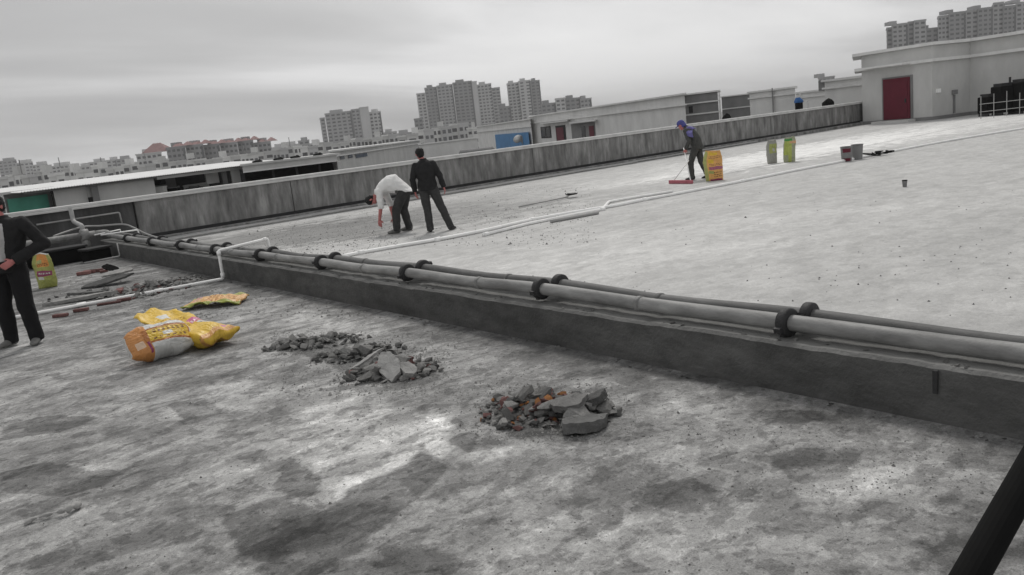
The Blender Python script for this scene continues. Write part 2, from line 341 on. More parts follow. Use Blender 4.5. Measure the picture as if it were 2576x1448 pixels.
gx = np.concatenate([[-30, -10, -2], np.arange(-0.6, 4.36, 0.033)]); gy = np.concatenate([[-30, -5, 0], np.arange(0.6, 8.2, 0.033), [12, 21.7]])
GX, GY = np.meshgrid(gx, gy); ny, nx = GX.shape
me = bpy.data.meshes.new('lower_deck')
me.from_pydata([(a, b_, 0.0) for a, b_ in zip(GX.ravel(), GY.ravel())], [], [(j*nx+i, j*nx+i+1, (j+1)*nx+i+1, (j+1)*nx+i) for j in range(ny-1) for i in range(nx-1)])
for att, polys in (('pale', PALE), ('spill', SPILL), ('damp', DAMP)):
    sdv_ = np.max([poly_sd(GX, GY, p_) for p_ in polys], 0).clip(-0.5, 0.5); at_ = me.attributes.new(att, 'FLOAT', 'POINT'); at_.data.foreach_set('value', sdv_.ravel().astype(np.float32))
struct(link('lower_deck', me, m_low))
struct(MB().add([(4.35, -30, 0), (75, -30, 0), (75, 21.7, 0), (4.35, 21.7, 0)], [(0, 1, 2, 3)]).obj('upper_deck', m_up))
struct(MB().box(-29.9, 74.9, -29.9, 21.95, -26, -0.05).obj('building_below', m_walld))
m_city = mat('city_ground', (0.16, 0.16, 0.155), 0.95, 0.3, 0.02)
struct(MB().add([(-1200, -1200, -26.2), (2600, -1200, -26.2), (2600, 2600, -26.2), (-1200, 2600, -26.2)], [(0, 1, 2, 3)]).obj('city_ground', m_city))

upd = bpy.data.objects['upper_deck']
for (xa, xb, y_, w_) in ((17.5, 46, 13.25, 0.035), (24, 48, 17.6, 0.04)  ):
    mb = MB(); xs = np.linspace(xa, xb, 60); P_ = [(x, y_+0.02*mnoise.noise(Vector((x*0.8, y_, 0)))) for x in xs]
    mb.v = [(x, y-w_/2, 0.004) for x, y in P_]+[(x, y+w_/2*(0.7+0.5*mnoise.noise(Vector((x*3, 1, y_)))), 0.004) for x, y in P_]; k = len(P_)
    mb.f = [(i, i+1, i+1+k, i+k) for i in range(k-1)]; mb.obj('joint_seal', m_joint, upd)
# low ledge under the pipes
def rough_wall(name, mt, x0, x1, y0, y1, z1, step, amp, parent=None, seed=0):
    ys = np.arange(y0, y1+1e-6, step); prof = [(x0, 0.0), (x0, z1*0.5), (x0+0.004, z1-0.02), (x0+0.025, z1), (x1-0.025, z1), (x1, z1-0.02), (x1, 0.0)]
    mb = MB(); k = len(prof)
    for y in ys:
        for i, (x, z) in enumerate(prof):
            q = mnoise.noise_vector(Vector((x*3+seed, y*2.3, z*4)))*amp + mnoise.noise_vector(Vector((x*9, y*9.1+seed, z*11)))*amp*0.6
            chip = 0
            if i in (2, 3):
                c = mnoise.noise(Vector((y*1.7, 3.3+seed, 0)))+0.6*mnoise.noise(Vector((y*6, 8.1, 0)))
                chip = max(0, c-0.28)*0.05
            mb.v.append((x+q.x*(0.6 if i not in (0, 6) else 0.3)+chip*0.7, y, z+(q.z*0.7 if z > 0 else 0)-chip))
    for j in range(len(ys)-1):
        for i in range(k-1):
            a = j*k+i; mb.f.append((a, a+k, a+k+1, a+1))
    mb.f.append(tuple(range(k))); mb.f.append(tuple(range((len(ys)-1)*k, len(ys)*k))[::-1])
    return mb.obj(name, mt, parent)
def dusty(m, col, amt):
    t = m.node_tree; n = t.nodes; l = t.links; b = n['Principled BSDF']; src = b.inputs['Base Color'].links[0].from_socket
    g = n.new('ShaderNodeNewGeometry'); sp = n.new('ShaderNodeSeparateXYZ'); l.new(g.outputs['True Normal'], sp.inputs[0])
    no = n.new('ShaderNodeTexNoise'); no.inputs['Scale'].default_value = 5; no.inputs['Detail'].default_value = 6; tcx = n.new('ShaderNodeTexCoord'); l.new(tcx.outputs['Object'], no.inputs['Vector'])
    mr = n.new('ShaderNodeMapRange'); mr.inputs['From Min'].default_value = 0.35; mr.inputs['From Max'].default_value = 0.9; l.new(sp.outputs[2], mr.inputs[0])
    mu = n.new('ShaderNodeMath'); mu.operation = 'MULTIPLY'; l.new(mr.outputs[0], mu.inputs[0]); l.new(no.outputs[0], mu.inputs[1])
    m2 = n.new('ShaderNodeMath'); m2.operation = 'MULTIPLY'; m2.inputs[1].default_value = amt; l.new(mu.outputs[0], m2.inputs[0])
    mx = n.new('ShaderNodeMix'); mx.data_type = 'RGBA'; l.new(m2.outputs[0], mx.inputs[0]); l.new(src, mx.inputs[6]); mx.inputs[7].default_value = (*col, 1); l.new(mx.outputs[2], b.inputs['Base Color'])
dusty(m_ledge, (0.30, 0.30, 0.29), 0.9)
ledge = thing('concrete_ledge', 'long low dark concrete ledge carrying the two grey pipes', 'ledge', (0, 0, 0))
LT = 0.325
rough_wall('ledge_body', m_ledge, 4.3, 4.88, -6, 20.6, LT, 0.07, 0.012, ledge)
m_patch = mat('cement_patch', (0.17, 0.17, 0.165), 0.9, 0.3, 9, 0.5, 60)
def blob_sheet(cy, cz, ry, rz, seed, th=0.006, n=22):
    mb = MB(); pts = []
    for i in range(n):
        t = 2*math.pi*i/n; q = 1+0.35*mnoise.noise(Vector((math.cos(t)*1.3+seed, math.sin(t)*1.3, seed*2)))
        pts.append((cy+ry*q*math.cos(t), cz+rz*q*math.sin(t)))
    x = 4.292
    mb.v = [(x, a, b) for a, b in pts]+[(x+0.03, a, b) for a, b in pts]
    mb.f = [tuple(range(n))[::-1]]+[(i, (i+1) % n, (i+1) % n+n, i+n) for i in range(n)]
    return mb
s_ = MB().box(4.284, 4.31, 1.865, 1.89, 0.17, 0.30); s_.obj('strap', m_iron, ledge)

# the two pipes
FY = [-1.9, 0.48, 2.86, 5.24, 7.42, 9.47, 11.44, 13.3, 15.1, 16.9, 18.7]
def pipe_run(name, label, X, zc, r, end_y, yoff, zs):
    t = thing(name, label, 'pipe', (X, 0, LT))
    pts = []
    ys = [y+yoff for y in FY]
    kn = []
    for i, y in enumerate(ys):
        kn.append((0.0, y, zs[i]-LT))
        if i < len(ys)-1: kn.append((random.uniform(-0.012, 0.012), (y+ys[i+1])/2, (zs[i]+zs[i+1])/2-LT-random.uniform(0.008, 0.018)-(0.008 if X > 4.5 else 0)))
    kn = [k for k in kn if k[1] < end_y-0.2]
    kn.append((0, end_y, kn[-1][2]+0.01))
    MB().tube(bez(kn, 5), r, 16).obj('pipe_tube', m_galv, t, True)
    wme = MB().tube([(0, -0.02, 0), (0, 0.02, 0)], r+0.006, 16).mesh('weld_band', True); rw_ = random.Random(int(X*100))
    for i in range(2, 8):
        f_ = rw_.uniform(0.3, 0.7); o = link('weld_band', wme, m_galv, t); P_ = bez(kn, 20); yy = ys[i]+(ys[i+1]-ys[i])*f_; p_ = min(P_, key=lambda q: abs(q.y-yy)); o.location = p_
    first = None
    for i, y in enumerate(ys):
        if y > end_y-0.5: continue
        zc_ = zs[i]-LT
        if first is None:
            mb = MB()
            prof = [(r-0.002, -0.034), (r+0.030, -0.034), (r+0.040, -0.026), (r+0.042, 0.0), (r+0.040, 0.026), (r+0.030, 0.034), (r-0.002, 0.034)]
            n = 26; k = len(prof)
            for j in range(n):
                a = 2*math.pi*j/n
                for (rr, yy) in prof: mb.v.append((rr*math.cos(a), yy, rr*math.sin(a)))
            for j in range(n):
                q = (j+1) % n
                for m_ in range(k-1): mb.f.append((j*k+m_, j*k+m_+1, q*k+m_+1, q*k+m_))
            cme = mb.mesh('coupling', True)
            lme = MB().box(0.03, 0.066, -0.024, 0.024, -0.018, 0.018).mesh('bolt_lug')
            fme = MB().box(-0.05, 0.05, -0.016, 0.016, -zc_+0.001, -r*0.6).mesh('foot')
            first = True
        c = link('coupling', cme, m_iron, t); c.location = (0, y, zc_); c.rotation_euler = (0, random.uniform(-0.4, 0.4), random.uniform(-0.05, 0.05))
        for a_ in (0.0, math.pi):
            l_ = link('bolt_lug', lme, m_iron, c); l_.location = (r*math.cos(a_), 0, 0); l_.rotation_euler = (0, a_, 0)
        f = link('foot', fme, m_iron, t); f.location = (0, y+0.01, zc_); 
    return t
zs1 = [0.415, 0.415, 0.414, 0.434, 0.429, 0.424, 0.418, 0.412, 0.412, 0.412, 0.412]
zs2 = [0.42, 0.42, 0.419, 0.44, 0.446, 0.436, 0.425, 0.418, 0.415, 0.415, 0.415]
pipe_run('front_pipe', 'front grey steel pipe with round black couplings along the ledge edge', 4.45, 0.42, 0.053, 20.3, 0.0, zs1)
m_galv_keep = m_galv; m_galv = mat('shaded_rear_pipe', (0.13, 0.13, 0.128), 0.65, 0.3, 5, 0.15, 80, (1, 0.25, 1), var2=0.2, v2scale=30)  # darker steel for the rear pipe: its shade is put into the colour
pipe_run('rear_pipe', 'rear grey steel pipe with round black couplings just behind the front pipe', 4.625, 0.42, 0.050, 20.1, -0.05, zs2)
m_galv = m_galv_keep
# header pipe along the parapet at the far end
hd = thing('header_pipe', 'grey header pipe running to the left in front of the dark parapet', 'pipe', (0, 20.45, 0))
hz = 0.5
MB().tube([(-6, 0, hz), (4.2, 0, hz)], 0.075, 16).obj('pipe_tube', m_galv, hd, True)
MB().tube(sharp([(4.1, 0, hz), (4.45, 0, hz), (4.45, -0.25, 0.43)], 0.12), 0.066, 14).obj('elbow', m_galv, hd, True)
for x in (2.2, 0.2, -1.8): MB().box(x-0.04, x+0.04, -0.09, 0.09, 0, hz-0.05).obj('support_leg', m_iron, hd)
mb = MB(); mb.tube([(3.9, 0, hz), (4.06, 0, hz)], 0.14, 18); mb.tube([(3.98, 0, hz), (3.98, 0, hz-0.34)], 0.09, 12); mb.obj('valve_body', m_galv, hd, True)
rz_ = thing('riser_pipe', 'stout pale vertical pipe climbing the dark parapet to the header', 'pipe', (3.98, 21.35, 0))
MB().tube(sharp([(0, -0.82, hz+0.1), (0, -0.82, hz+0.22), (0, 0, hz+0.3), (0, 0, 1.12)], 0.12), 0.05, 14).obj('pipe_tube', m_greyp, rz_, True)

# ------------------------------------------------------------------ far parapet
PY = 21.6
par = thing('far_parapet', 'long stained concrete parapet wall with pale coping behind the workers', 'parapet', (0, PY, 0))
def wall_strip(x0, x1, y0, y1, z0, z1, step, amp):
    mb = MB(); xs = np.linspace(x0, x1, int((x1-x0)/step)+2); zs = np.linspace(z0, z1, 6)
    for x in xs:
        for z in zs: mb.v.append((x, y0+amp*mnoise.noise(Vector((x*0.9, z*1.6, 4.0)))+amp*0.5*mnoise.noise(Vector((x*4, z*3, 9.0))), z))
    k = len(zs)
    for i in range(len(xs)-1):
        for j in range(k-1): a = i*k+j; mb.f.append((a, a+k, a+k+1, a+1))
    b0 = len(mb.v)
    mb.box(xs[0], xs[-1], y0+amp*2.2, y1, z0, z1)
    return mb
jx = [5.45, 9.6, 14.0, 18.6, 23.4, 28.2, 33.0, 37.6, 41.6]
for i in range(len(jx)-1):
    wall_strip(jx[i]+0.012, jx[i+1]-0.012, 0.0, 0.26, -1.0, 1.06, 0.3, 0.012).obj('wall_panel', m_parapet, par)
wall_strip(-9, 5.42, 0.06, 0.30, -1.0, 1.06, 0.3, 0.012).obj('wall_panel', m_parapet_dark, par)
MB().box(-9, 41.6, 0.10, 0.24, -1.0, 1.05).obj('joint_filler', m_dark, par)
mods(MB().box(-9, 41.6, -0.07, 0.34, 1.06, 1.115).obj('coping_slab', m_coping, par), 0.01)
mods(MB().box(-9, 41.6, -0.03, 0.30, 1.118, 1.175).obj('coping_cap', m_coping, par), 0.012)
MB().box(5.5, 41.6, -0.028, -0.014, 0.0, 0.21).obj('dark_skirting', m_dark, par)
mods(MB().box(5.5, 41.6, -0.34, -0.03, -0.02, 0.13).obj('base_kerb', m_parapet, par), 0.02)
for k, (dy, z, r, lab) in enumerate(((-0.62, 0.05, 0.03, 'thin grey conduit lying on the deck along the parapet foot, nearer one'), (-0.47, 0.06, 0.035, 'thin grey conduit lying tight against the parapet kerb'))):
    kn = [(x, PY+dy+0.03*math.sin(x*0.7+k), z+0.008*math.sin(x*1.9+k)) for x in np.arange(5.2, 24+k*8, 1.0)]
    tag(MB().tube(kn, r, 8).obj('conduit', m_greyp, None, True), lab, 'conduit', None)

# ================================================================== PEOPLE
m_skin = mat('skin', (0.47, 0.175, 0.165), 0.6, 0.1, 20)
m_hair = mat('black_hair', (0.008, 0.008, 0.008), 0.5, 0.3, 60, 0.5, 150)
m_jacket = mat('black_jacket_cloth', (0.017, 0.017, 0.018), 0.85, 0.3, 14, 0.35, 22)
m_trk = mat('charcoal_trouser_cloth', (0.045, 0.045, 0.045), 0.9, 0.25, 14, 0.35, 20)
m_trblack = mat('black_trouser_cloth', (0.010, 0.010, 0.011), 0.9, 0.25, 14, 0.35, 20)
m_shirtw = mat('white_shirt_cloth', (0.78, 0.78, 0.77), 0.85, 0.07, 9, 0.35, 18)
m_shirtg = mat('grey_shirt_cloth', (0.46, 0.46, 0.46), 0.85, 0.18, 12, 0.4, 18)
m_workg = mat('dark_grey_work_cloth', (0.062, 0.064, 0.062), 0.9, 0.25, 12, 0.35, 18)
m_shoe = mat('grey_dusty_shoe', (0.16, 0.16, 0.155), 0.8, 0.25, 20)
m_shoed = mat('dark_shoe', (0.05, 0.05, 0.05), 0.7, 0.25, 20)
m_eyew = mat('eye_white', (0.6, 0.6, 0.6), 0.4, 0)
m_eyed = mat('eye_dark', (0.02, 0.015, 0.012), 0.3, 0)
m_lip = mat('lip', (0.27, 0.09, 0.08), 0.6, 0)
def vox(o, size, smooth=2):
    r = o.modifiers.new('remesh', 'REMESH'); r.mode = 'VOXEL'; r.voxel_size = size; r.use_smooth_shade = True
    s = o.modifiers.new('smooth', 'SMOOTH'); s.factor = 0.5; s.iterations = smooth
    return o
def V(*a): return Vector(a)
def mirror(p): return V(-p.x, p.y, p.z)
def hand_into(mb, wr, direc, palm_n, side, curl=0.35, s=1.0):
    """palm and five fingers from the wrist along direc; palm_n = palm facing; side=+1 thumb towards lateral vector"""
    d = direc.normalized(); n = (palm_n-d*palm_n.dot(d)).normalized(); lat = d.cross(n).normalized()*side
    pc = wr+d*0.05*s
    mb.loft([(wr-d*0.01, lat*0.024*s, n*0.019*s), (wr+d*0.03*s, lat*0.036*s, n*0.017*s), (wr+d*0.075*s, lat*0.041*s, n*0.015*s), (wr+d*0.095*s, lat*0.038*s, n*0.011*s)], 10)
    for k, (u, ln) in enumerate(((0.030, 0.070), (0.010, 0.078), (-0.011, 0.072), (-0.030, 0.056))):
        a = wr+d*0.088*s+lat*u*s; q = curl*(0.8+0.12*k)
        d1 = (d*math.cos(q)+n*math.sin(q)); b_ = a+d1*ln*0.5*s
        d2 = (d*math.cos(q*2.2)+n*math.sin(q*2.2)); c_ = b_+d2*ln*0.5*s
        mb.cap(a, b_, 0.0095*s, 0.009*s, 8); mb.cap(b_, c_, 0.009*s, 0.0075*s, 8)
    a = wr+d*0.025*s+lat*0.028*s; b_ = a+(d*0.6+lat*0.7+n*0.3).normalized()*0.035*s; c_ = b_+(d*0.9+lat*0.25+n*0.3).normalized()*0.03*s
    mb.cap(a, b_, 0.012*s, 0.0105*s, 8); mb.cap(b_, c_, 0.0105*s, 0.008*s, 8)

def person(label, loc, rz, J, top, leg, shoe, hair=True, cap=None, open_jacket=None, sleeve='full', S=1.0, grip=None):
    """J: joints in the person's frame: facing +Y, own right hand at +X"""
    t = thing('person', label, 'person', loc, rz)
    t.scale = (S, S, S)
    pel, che, nec, hed = J['pel'], J['che'], J['nec'], J['head']
    shR, shL = J['shR'], J['shL']
    X = (shR-shL).normalized()
    up = (nec-pel).normalized(); fw = up.cross(X).normalized()
    hx = (J['hipR']-J['hipL']).normalized(); hf = V(0, 0, 1).cross(hx).normalized()
    hu = J.get('headup', V(0, 0, 1)).normalized(); hfw = J.get('face', V(0, 1, 0)); hfw = (hfw-hu*hfw.dot(hu)).normalized(); hxr = hfw.cross(hu)
    HM = Matrix((hxr, hfw, hu)).transposed()
    wa = (che-pel)
    mid = pel.lerp(che, 0.5)+J.get('belly', V(0, 0, 0))
    b = MB()
    # trunk
    def trunk(g, zlow=-0.04):
        mu = (che-pel).normalized()
        return [(pel+mu*zlow, hx*(0.155+g), hf*(0.115+g)), (pel+mu*0.06, hx*(0.16+g), hf*(0.118+g)), (mid, X*(0.145+g), fw*(0.108+g)),
                (che, X*(0.172+g), fw*(0.118+g)), (che.lerp(nec, 0.45), X*(0.175+g), fw*(0.108+g)), (che.lerp(nec, 0.78), X*(0.125+g), fw*(0.080+g)), (nec, X*(0.066+g*0.6), fw*(0.066+g*0.6))]
    b.loft(trunk(-0.015), 16)
    # neck + head
    b.cap(nec-up*0.03, hed-hu*0.06, 0.056, 0.052)
    b.ell(hed+hu*0.022-hfw*0.008, (0.074, 0.094, 0.094), HM); b.ell(hed-hu*0.045+hfw*0.030, (0.056, 0.062, 0.070), HM); b.ell(hed-hu*0.088+hfw*0.058, (0.026, 0.024, 0.022), HM)
    b.loft([(hed+hu*0.012+hfw*0.088, hxr*0.009, hu*0.004), (hed-hu*0.018+hfw*0.105, hxr*0.013, hu*0.010), (hed-hu*0.034+hfw*0.088, hxr*0.016, hu*0.006)], 8)
    for sx in (-1, 1):
        b.ell(hed+hxr*sx*0.078-hu*0.010-hfw*0.008, (0.010, 0.019, 0.031), HM, 8, 6); b.ell(hed+hxr*sx*0.032+hu*0.024+hfw*0.076, (0.022, 0.012, 0.008), HM, 8, 6)
    for sd, sg in (('R', 1), ('L', -1)):
        sh, el, wr = J['sh'+sd], J['el'+sd], J['wr'+sd]; hp, kn, an = J['hip'+sd], J['kn'+sd], J['an'+sd]
        b.cap(sh, el, 0.046, 0.040); b.cap(el, wr, 0.041, 0.029)
        b.cap(hp, kn, 0.072, 0.050); b.cap(kn, an, 0.048, 0.036)
        toe = J['toe'+sd].normalized()
        b.cap(an-V(0, 0, 0.03), an+toe*0.12-V(0, 0, 0.05), 0.036, 0.026)
        hd_ = J.get('hd'+sd, (wr-el)); pn = J.get('pn'+sd, -X*sg)
        hand_into(b, wr, hd_, pn, J.get('th'+sd, 1.0), 0.9 if grip and sd in grip else 0.35)
    body = vox(b.obj('body', m_skin, t), 0.0062, 1)
    # eyes, mouth
    for sx in (-1, 1):
        e = MB(); e.ell(hed+hxr*sx*0.032+hu*0.008+hfw*0.079, (0.014, 0.010, 0.007), HM, 8, 6); eo = e.obj('eye', m_eyew, body, True)
        MB().ell(hed+hxr*sx*0.031+hu*0.008+hfw*0.0865, (0.006, 0.004, 0.006), HM, 8, 6).obj('iris', m_eyed, body, True)
    MB().ell(hed-hu*0.056+hfw*0.088, (0.022, 0.008, 0.006), HM, 8, 6).obj('mouth', m_lip, body, True)
    # trousers
    q = MB(); mu = (che-pel).normalized()
    q.loft([(pel-mu*0.085, hx*0.135, hf*0.105), (pel-mu*0.03, hx*0.172, hf*0.128), (pel+mu*0.07, hx*0.170, hf*0.126), (pel+mu*0.13, hx*0.160, hf*0.120)], 16)
    for sd in 'RL':
        hp, kn, an = J['hip'+sd], J['kn'+sd], J['an'+sd]; lw = J.get('legw', 1.0); kk = kn+V(0, 0, 0)
        dd = (an-kn).normalized(); an2 = an+dd*0.045
        q.cap(hp, kn, 0.100*lw, 0.078*lw); q.tube([kn, kn.lerp(an2, 0.55), an2], [0.079*lw, 0.070*lw, 0.066*lw], 14)
    tr = vox(q.obj('trousers', leg, t), 0.011, 2)
    dsp(tr, 0.022, 0.10)
    # top
    q = MB(); g = J.get('topg', 0.018)
    sc = trunk(g, J.get('hem', -0.10))
    if 'bulge' in J: sc[2] = (sc[2][0], sc[2][1]*1.05, sc[2][2]*J['bulge'])
    q.loft(sc, 18)
    q.tube([nec-up*0.02, nec+up*0.035], [0.075, 0.070], 14)
    ar = J.get('armw', 1.0)
    for sd in 'RL':
        sh, el, wr = J['sh'+sd], J['el'+sd], J['wr'+sd]
        q.cap(sh, el, 0.064*ar, 0.054*ar)
        endp = wr if sleeve == 'full' else el.lerp(wr, sleeve)
        q.tube([el, el.lerp(endp, 0.6), endp], [0.055*ar, 0.050*ar, 0.045*ar], 12); q.ell(el, (0.055*ar,)*3)
        q.ell(sh.lerp(che.lerp(nec, 0.5), 0.25), (0.07*ar,)*3)
    tp = vox(q.obj('jacket' if top in (m_jacket, m_workg) else 'shirt', top, t), 0.010, 2)
    dsp(tp, 0.024, 0.09)
    if open_jacket:
        q = MB(); sc = trunk(g+0.014, -0.03); 
        c0 = [(c+fw*0.045+X*0.02, a*0.55, bb*0.98) for c, a, bb in sc[1:6]]
        q.loft(c0, 14); vox(q.obj('shirt', open_jacket, t), 0.010, 2)
    # shoes
    for sd in 'RL':
        an = J['an'+sd]; toe = J['toe'+sd].normalized(); pitch = J.get('pit'+sd, 0.0)
        sx = toe.cross(V(0, 0, 1)).normalized(); n = sx.cross(toe).normalized(); q = MB(); f0 = an-n*0.045
        q.loft([(f0-toe*0.075+n*0.03, sx*0.028, n*0.03), (f0-toe*0.06+n*0.02, sx*0.042, n*0.055), (f0+toe*0.0+n*0.02, sx*0.047, n*0.055), (f0+toe*0.08+n*0.005, sx*0.050, n*0.038), (f0+toe*0.15-n*0.005, sx*0.048, n*0.028), (f0+toe*0.19-n*0.008, sx*0.030, n*0.018)], 12)
        mods(q.obj('shoe', shoe, t, True), 0, 0, 1)
    if hair:
        q = MB(); q.ell(hed+hu*0.034-hfw*0.016, (0.088, 0.098, 0.094), HM); q.ell(hed-hu*0.01-hfw*0.042, (0.078, 0.068, 0.078), HM)
        ho = vox(q.obj('hair', m_hair, t), 0.008, 1); dsp(ho, 0.022, 0.03)
    if cap:
        q = MB(); q.loft([(hed+hu*0.030, hxr*0.094, hfw*0.108), (hed+hu*0.07, hxr*0.092, hfw*0.104), (hed+hu*0.115, hxr*0.075, hfw*0.082), (hed+hu*0.138, hxr*0.03, hfw*0.035)], 16)
        q.loft([(hed+hu*0.030+hfw*0.09, hxr*0.07, hfw*0.035), (hed+hu*0.036+hfw*0.095, hxr*0.07, hfw*0.035)], 12)
        q.loft([(hed+hu*0.028+hfw*0.12, hxr*0.062, hfw*0.06), (hed+hu*0.034+hfw*0.12, hxr*0.062, hfw*0.06)], 12)
        co = q.obj('cap', cap, t, True)
        q = MB(); q.loft([(hed+hu*0.04-hfw*0.035, hxr*0.094, hfw*0.072), (hed-hu*0.03-hfw*0.05, hxr*0.096, hfw*0.062), (hed-hu*0.075-hfw*0.055, hxr*0.098, hfw*0.055)], 14)
        vox(q.obj('neck_flap', cap, t, True), 0.01, 1)
    return t
TEX = {}
def dsp(o, strength, size):
    k = round(size, 3)
    if k not in TEX:
        tx = bpy.data.textures.new('cloth_folds', 'CLOUDS'); tx.noise_scale = size; tx.noise_depth = 2; TEX[k] = tx
    d = o.modifiers.new('folds', 'DISPLACE'); d.texture = TEX[k]; d.strength = strength; d.mid_level = 0.5; d.texture_coords = 'LOCAL'
    return o
VIEW_RZ = math.atan2(-FWD[0], FWD[1])      # turns local +Y to the viewing direction, +X to picture right

# standing man in black, seen from behind
f1, f2 = gnd(1088, 584), gnd(1141, 574)
J = dict(pel=V(0.02, 0, 0.90), che=V(0.015, -0.02, 1.20), nec=V(0, 0.0, 1.42), head=V(-0.055, 0.05, 1.545), face=V(-0.35, 1, -0.25), headup=V(-0.10, 0.18, 1),
    shR=V(0.172, -0.01, 1.33), shL=V(-0.172, 0, 1.32), elR=V(0.285, -0.05, 1.09), elL=V(-0.255, -0.03, 1.07), wrR=V(0.33, 0.03, 0.86), wrL=V(-0.245, 0.06, 0.83),
    hipR=V(0.11, 0, 0.87), hipL=V(-0.07, 0, 0.87), knR=V(0.235, 0.03, 0.47), knL=V(-0.045, 0.03, 0.47), anR=V(0.375, -0.02, 0.08), anL=V(-0.035, 0, 0.08), toeR=V(0.45, 1, -0.0), toeL=V(-0.25, 1, 0),
    topg=0.034, hem=-0.07, armw=1.12, legw=1.06)
person('man in black jacket and charcoal trousers standing with his back turned', (f1.x, f1.y, 0), VIEW_RZ, J, m_jacket, m_trk, m_shoed, S=0.985)
# bending man in white shirt: faces picture left
fb = gnd(1012, 584)
J = dict(pel=V(0, -0.17, 0.80), che=V(0, 0.15, 0.93), nec=V(0, 0.385, 0.80), head=V(0, 0.51, 0.665), face=V(0, 0.35, -1.0), headup=V(0, 0.9, -0.45), belly=V(0, 0.0, 0.05),
    shR=V(0.17, 0.29, 0.815), shL=V(-0.17, 0.29, 0.815), elR=V(0.18, 0.21, 0.53), elL=V(-0.17, 0.30, 0.54), wrR=V(0.13, 0.17, 0.27), wrL=V(-0.13, 0.37, 0.29),
    hdR=V(-0.05, -0.05, -1), hdL=V(0.1, 0.1, -1), hipR=V(0.10, -0.15, 0.76), hipL=V(-0.10, -0.15, 0.76), knR=V(0.13, -0.05, 0.44), knL=V(-0.12, 0.03, 0.44), anR=V(0.13, -0.11, 0.08), anL=V(-0.14, 0.06, 0.08),
    toeR=V(0.2, 1, 0), toeL=V(-0.15, 1, 0), topg=0.045, hem=-0.11, armw=1.12, legw=1.08, bulge=1.25)
person('man in white shirt bending down with bare forearms reaching to the deck', (fb.x, fb.y, 0), VIEW_RZ+rad(82), J, m_shirtw, m_trk, m_shoe, sleeve=0.12, S=1.06)
# worker with blue cap, leaning over his tool: faces picture left and a little towards us
fw_ = gnd(1750, 452)
J = dict(pel=V(0, -0.10, 0.86), che=V(0, 0.03, 1.14), nec=V(0, 0.17, 1.325), head=V(0, 0.275, 1.405), face=V(0, 1, -0.75), headup=V(0, 0.55, 1), belly=V(0, -0.03, 0),
    shR=V(0.175, 0.12, 1.255), shL=V(-0.175, 0.12, 1.255), elR=V(0.25, -0.06, 1.02), elL=V(-0.25, 0.02, 1.0), wrR=V(0.20, -0.04, 0.79), wrL=V(-0.20, 0.14, 0.80), hdR=V(-0.05, 0.5, -1), hdL=V(0.1, 0.5, -1),
    hipR=V(0.10, -0.09, 0.82), hipL=V(-0.10, -0.09, 0.82), knR=V(0.12, -0.13, 0.45), knL=V(-0.10, 0.07, 0.45), anR=V(0.12, -0.28, 0.09), anL=V(-0.10, 0.05, 0.08), toeR=V(0.25, 1, -0.15), toeL=V(-0.1, 1, 0), topg=0.03, hem=-0.10, armw=1.08)
wk = person('worker in dark grey clothes and blue cap leaning over a wide red tool', (fw_.x, fw_.y, 0), VIEW_RZ+rad(58), J, m_workg, m_workg, m_shoed, hair=False, cap=m_bluec, S=1.0, grip='RL')
q = MB(); q.loft([(V(0.19, 0.03, 1.29), V(0.05, 0, 0), V(0, 0.10, 0.03)), (V(0.06, 0.05, 1.325), V(0.02, 0, 0.03), V(0, 0.09, 0.03)), (V(-0.10, 0.035, 1.32), V(0.02, 0, 0.03), V(0, 0.09, 0.03)), (V(-0.22, 0.02, 1.22), V(0.05, 0, 0.01), V(0, 0.09, 0.03)), (V(-0.245, -0.02, 1.10), V(0.045, 0, 0), V(0, 0.075, 0.02))], 14)
m_cloth2 = mat('faded_violet_cloth', (0.13, 0.12, 0.30), 0.85, 0.2, 12)
so = vox(q.obj('shoulder_cloth', m_cloth2, wk), 0.011, 2); dsp(so, 0.014, 0.1)
# man at the left edge in an open black jacket
fl = gnd(60, 868)
J = dict(pel=V(-0.03, 0, 0.93), che=V(-0.075, -0.02, 1.24), nec=V(-0.09, 0.01, 1.46), head=V(-0.07, 0.05, 1.60), face=V(0.15, 1, -0.1), headup=V(0, 0.06, 1),
    shR=V(0.115, -0.01, 1.39), shL=V(-0.285, -0.01, 1.385), elR=V(0.22, -0.05, 1.11), elL=V(-0.455, -0.08, 1.13), wrR=V(0.20, 0.10, 0.88), wrL=V(-0.22, 0.17, 0.985), hdL=V(0.75, 0.25, -0.35), pnL=V(0.1, -1, 0.0), thL=-1.0,
    hipR=V(0.075, 0, 0.89), hipL=V(-0.125, 0, 0.89), knR=V(0.105, 0.03, 0.48), knL=V(-0.155, 0.04, 0.48), anR=V(0.135, -0.01, 0.085), anL=V(-0.175, 0.0, 0.085), toeR=V(0.3, 1, 0), toeL=V(-0.3, 1, 0), topg=0.04, hem=-0.07, armw=1.25, legw=1.15)
person('man in open black jacket and black trousers at the left edge', (fl.x, fl.y, 0), VIEW_RZ+math.pi-rad(3), J, m_jacket, m_trblack, m_shoe, open_jacket=m_shirtg, S=1.0)

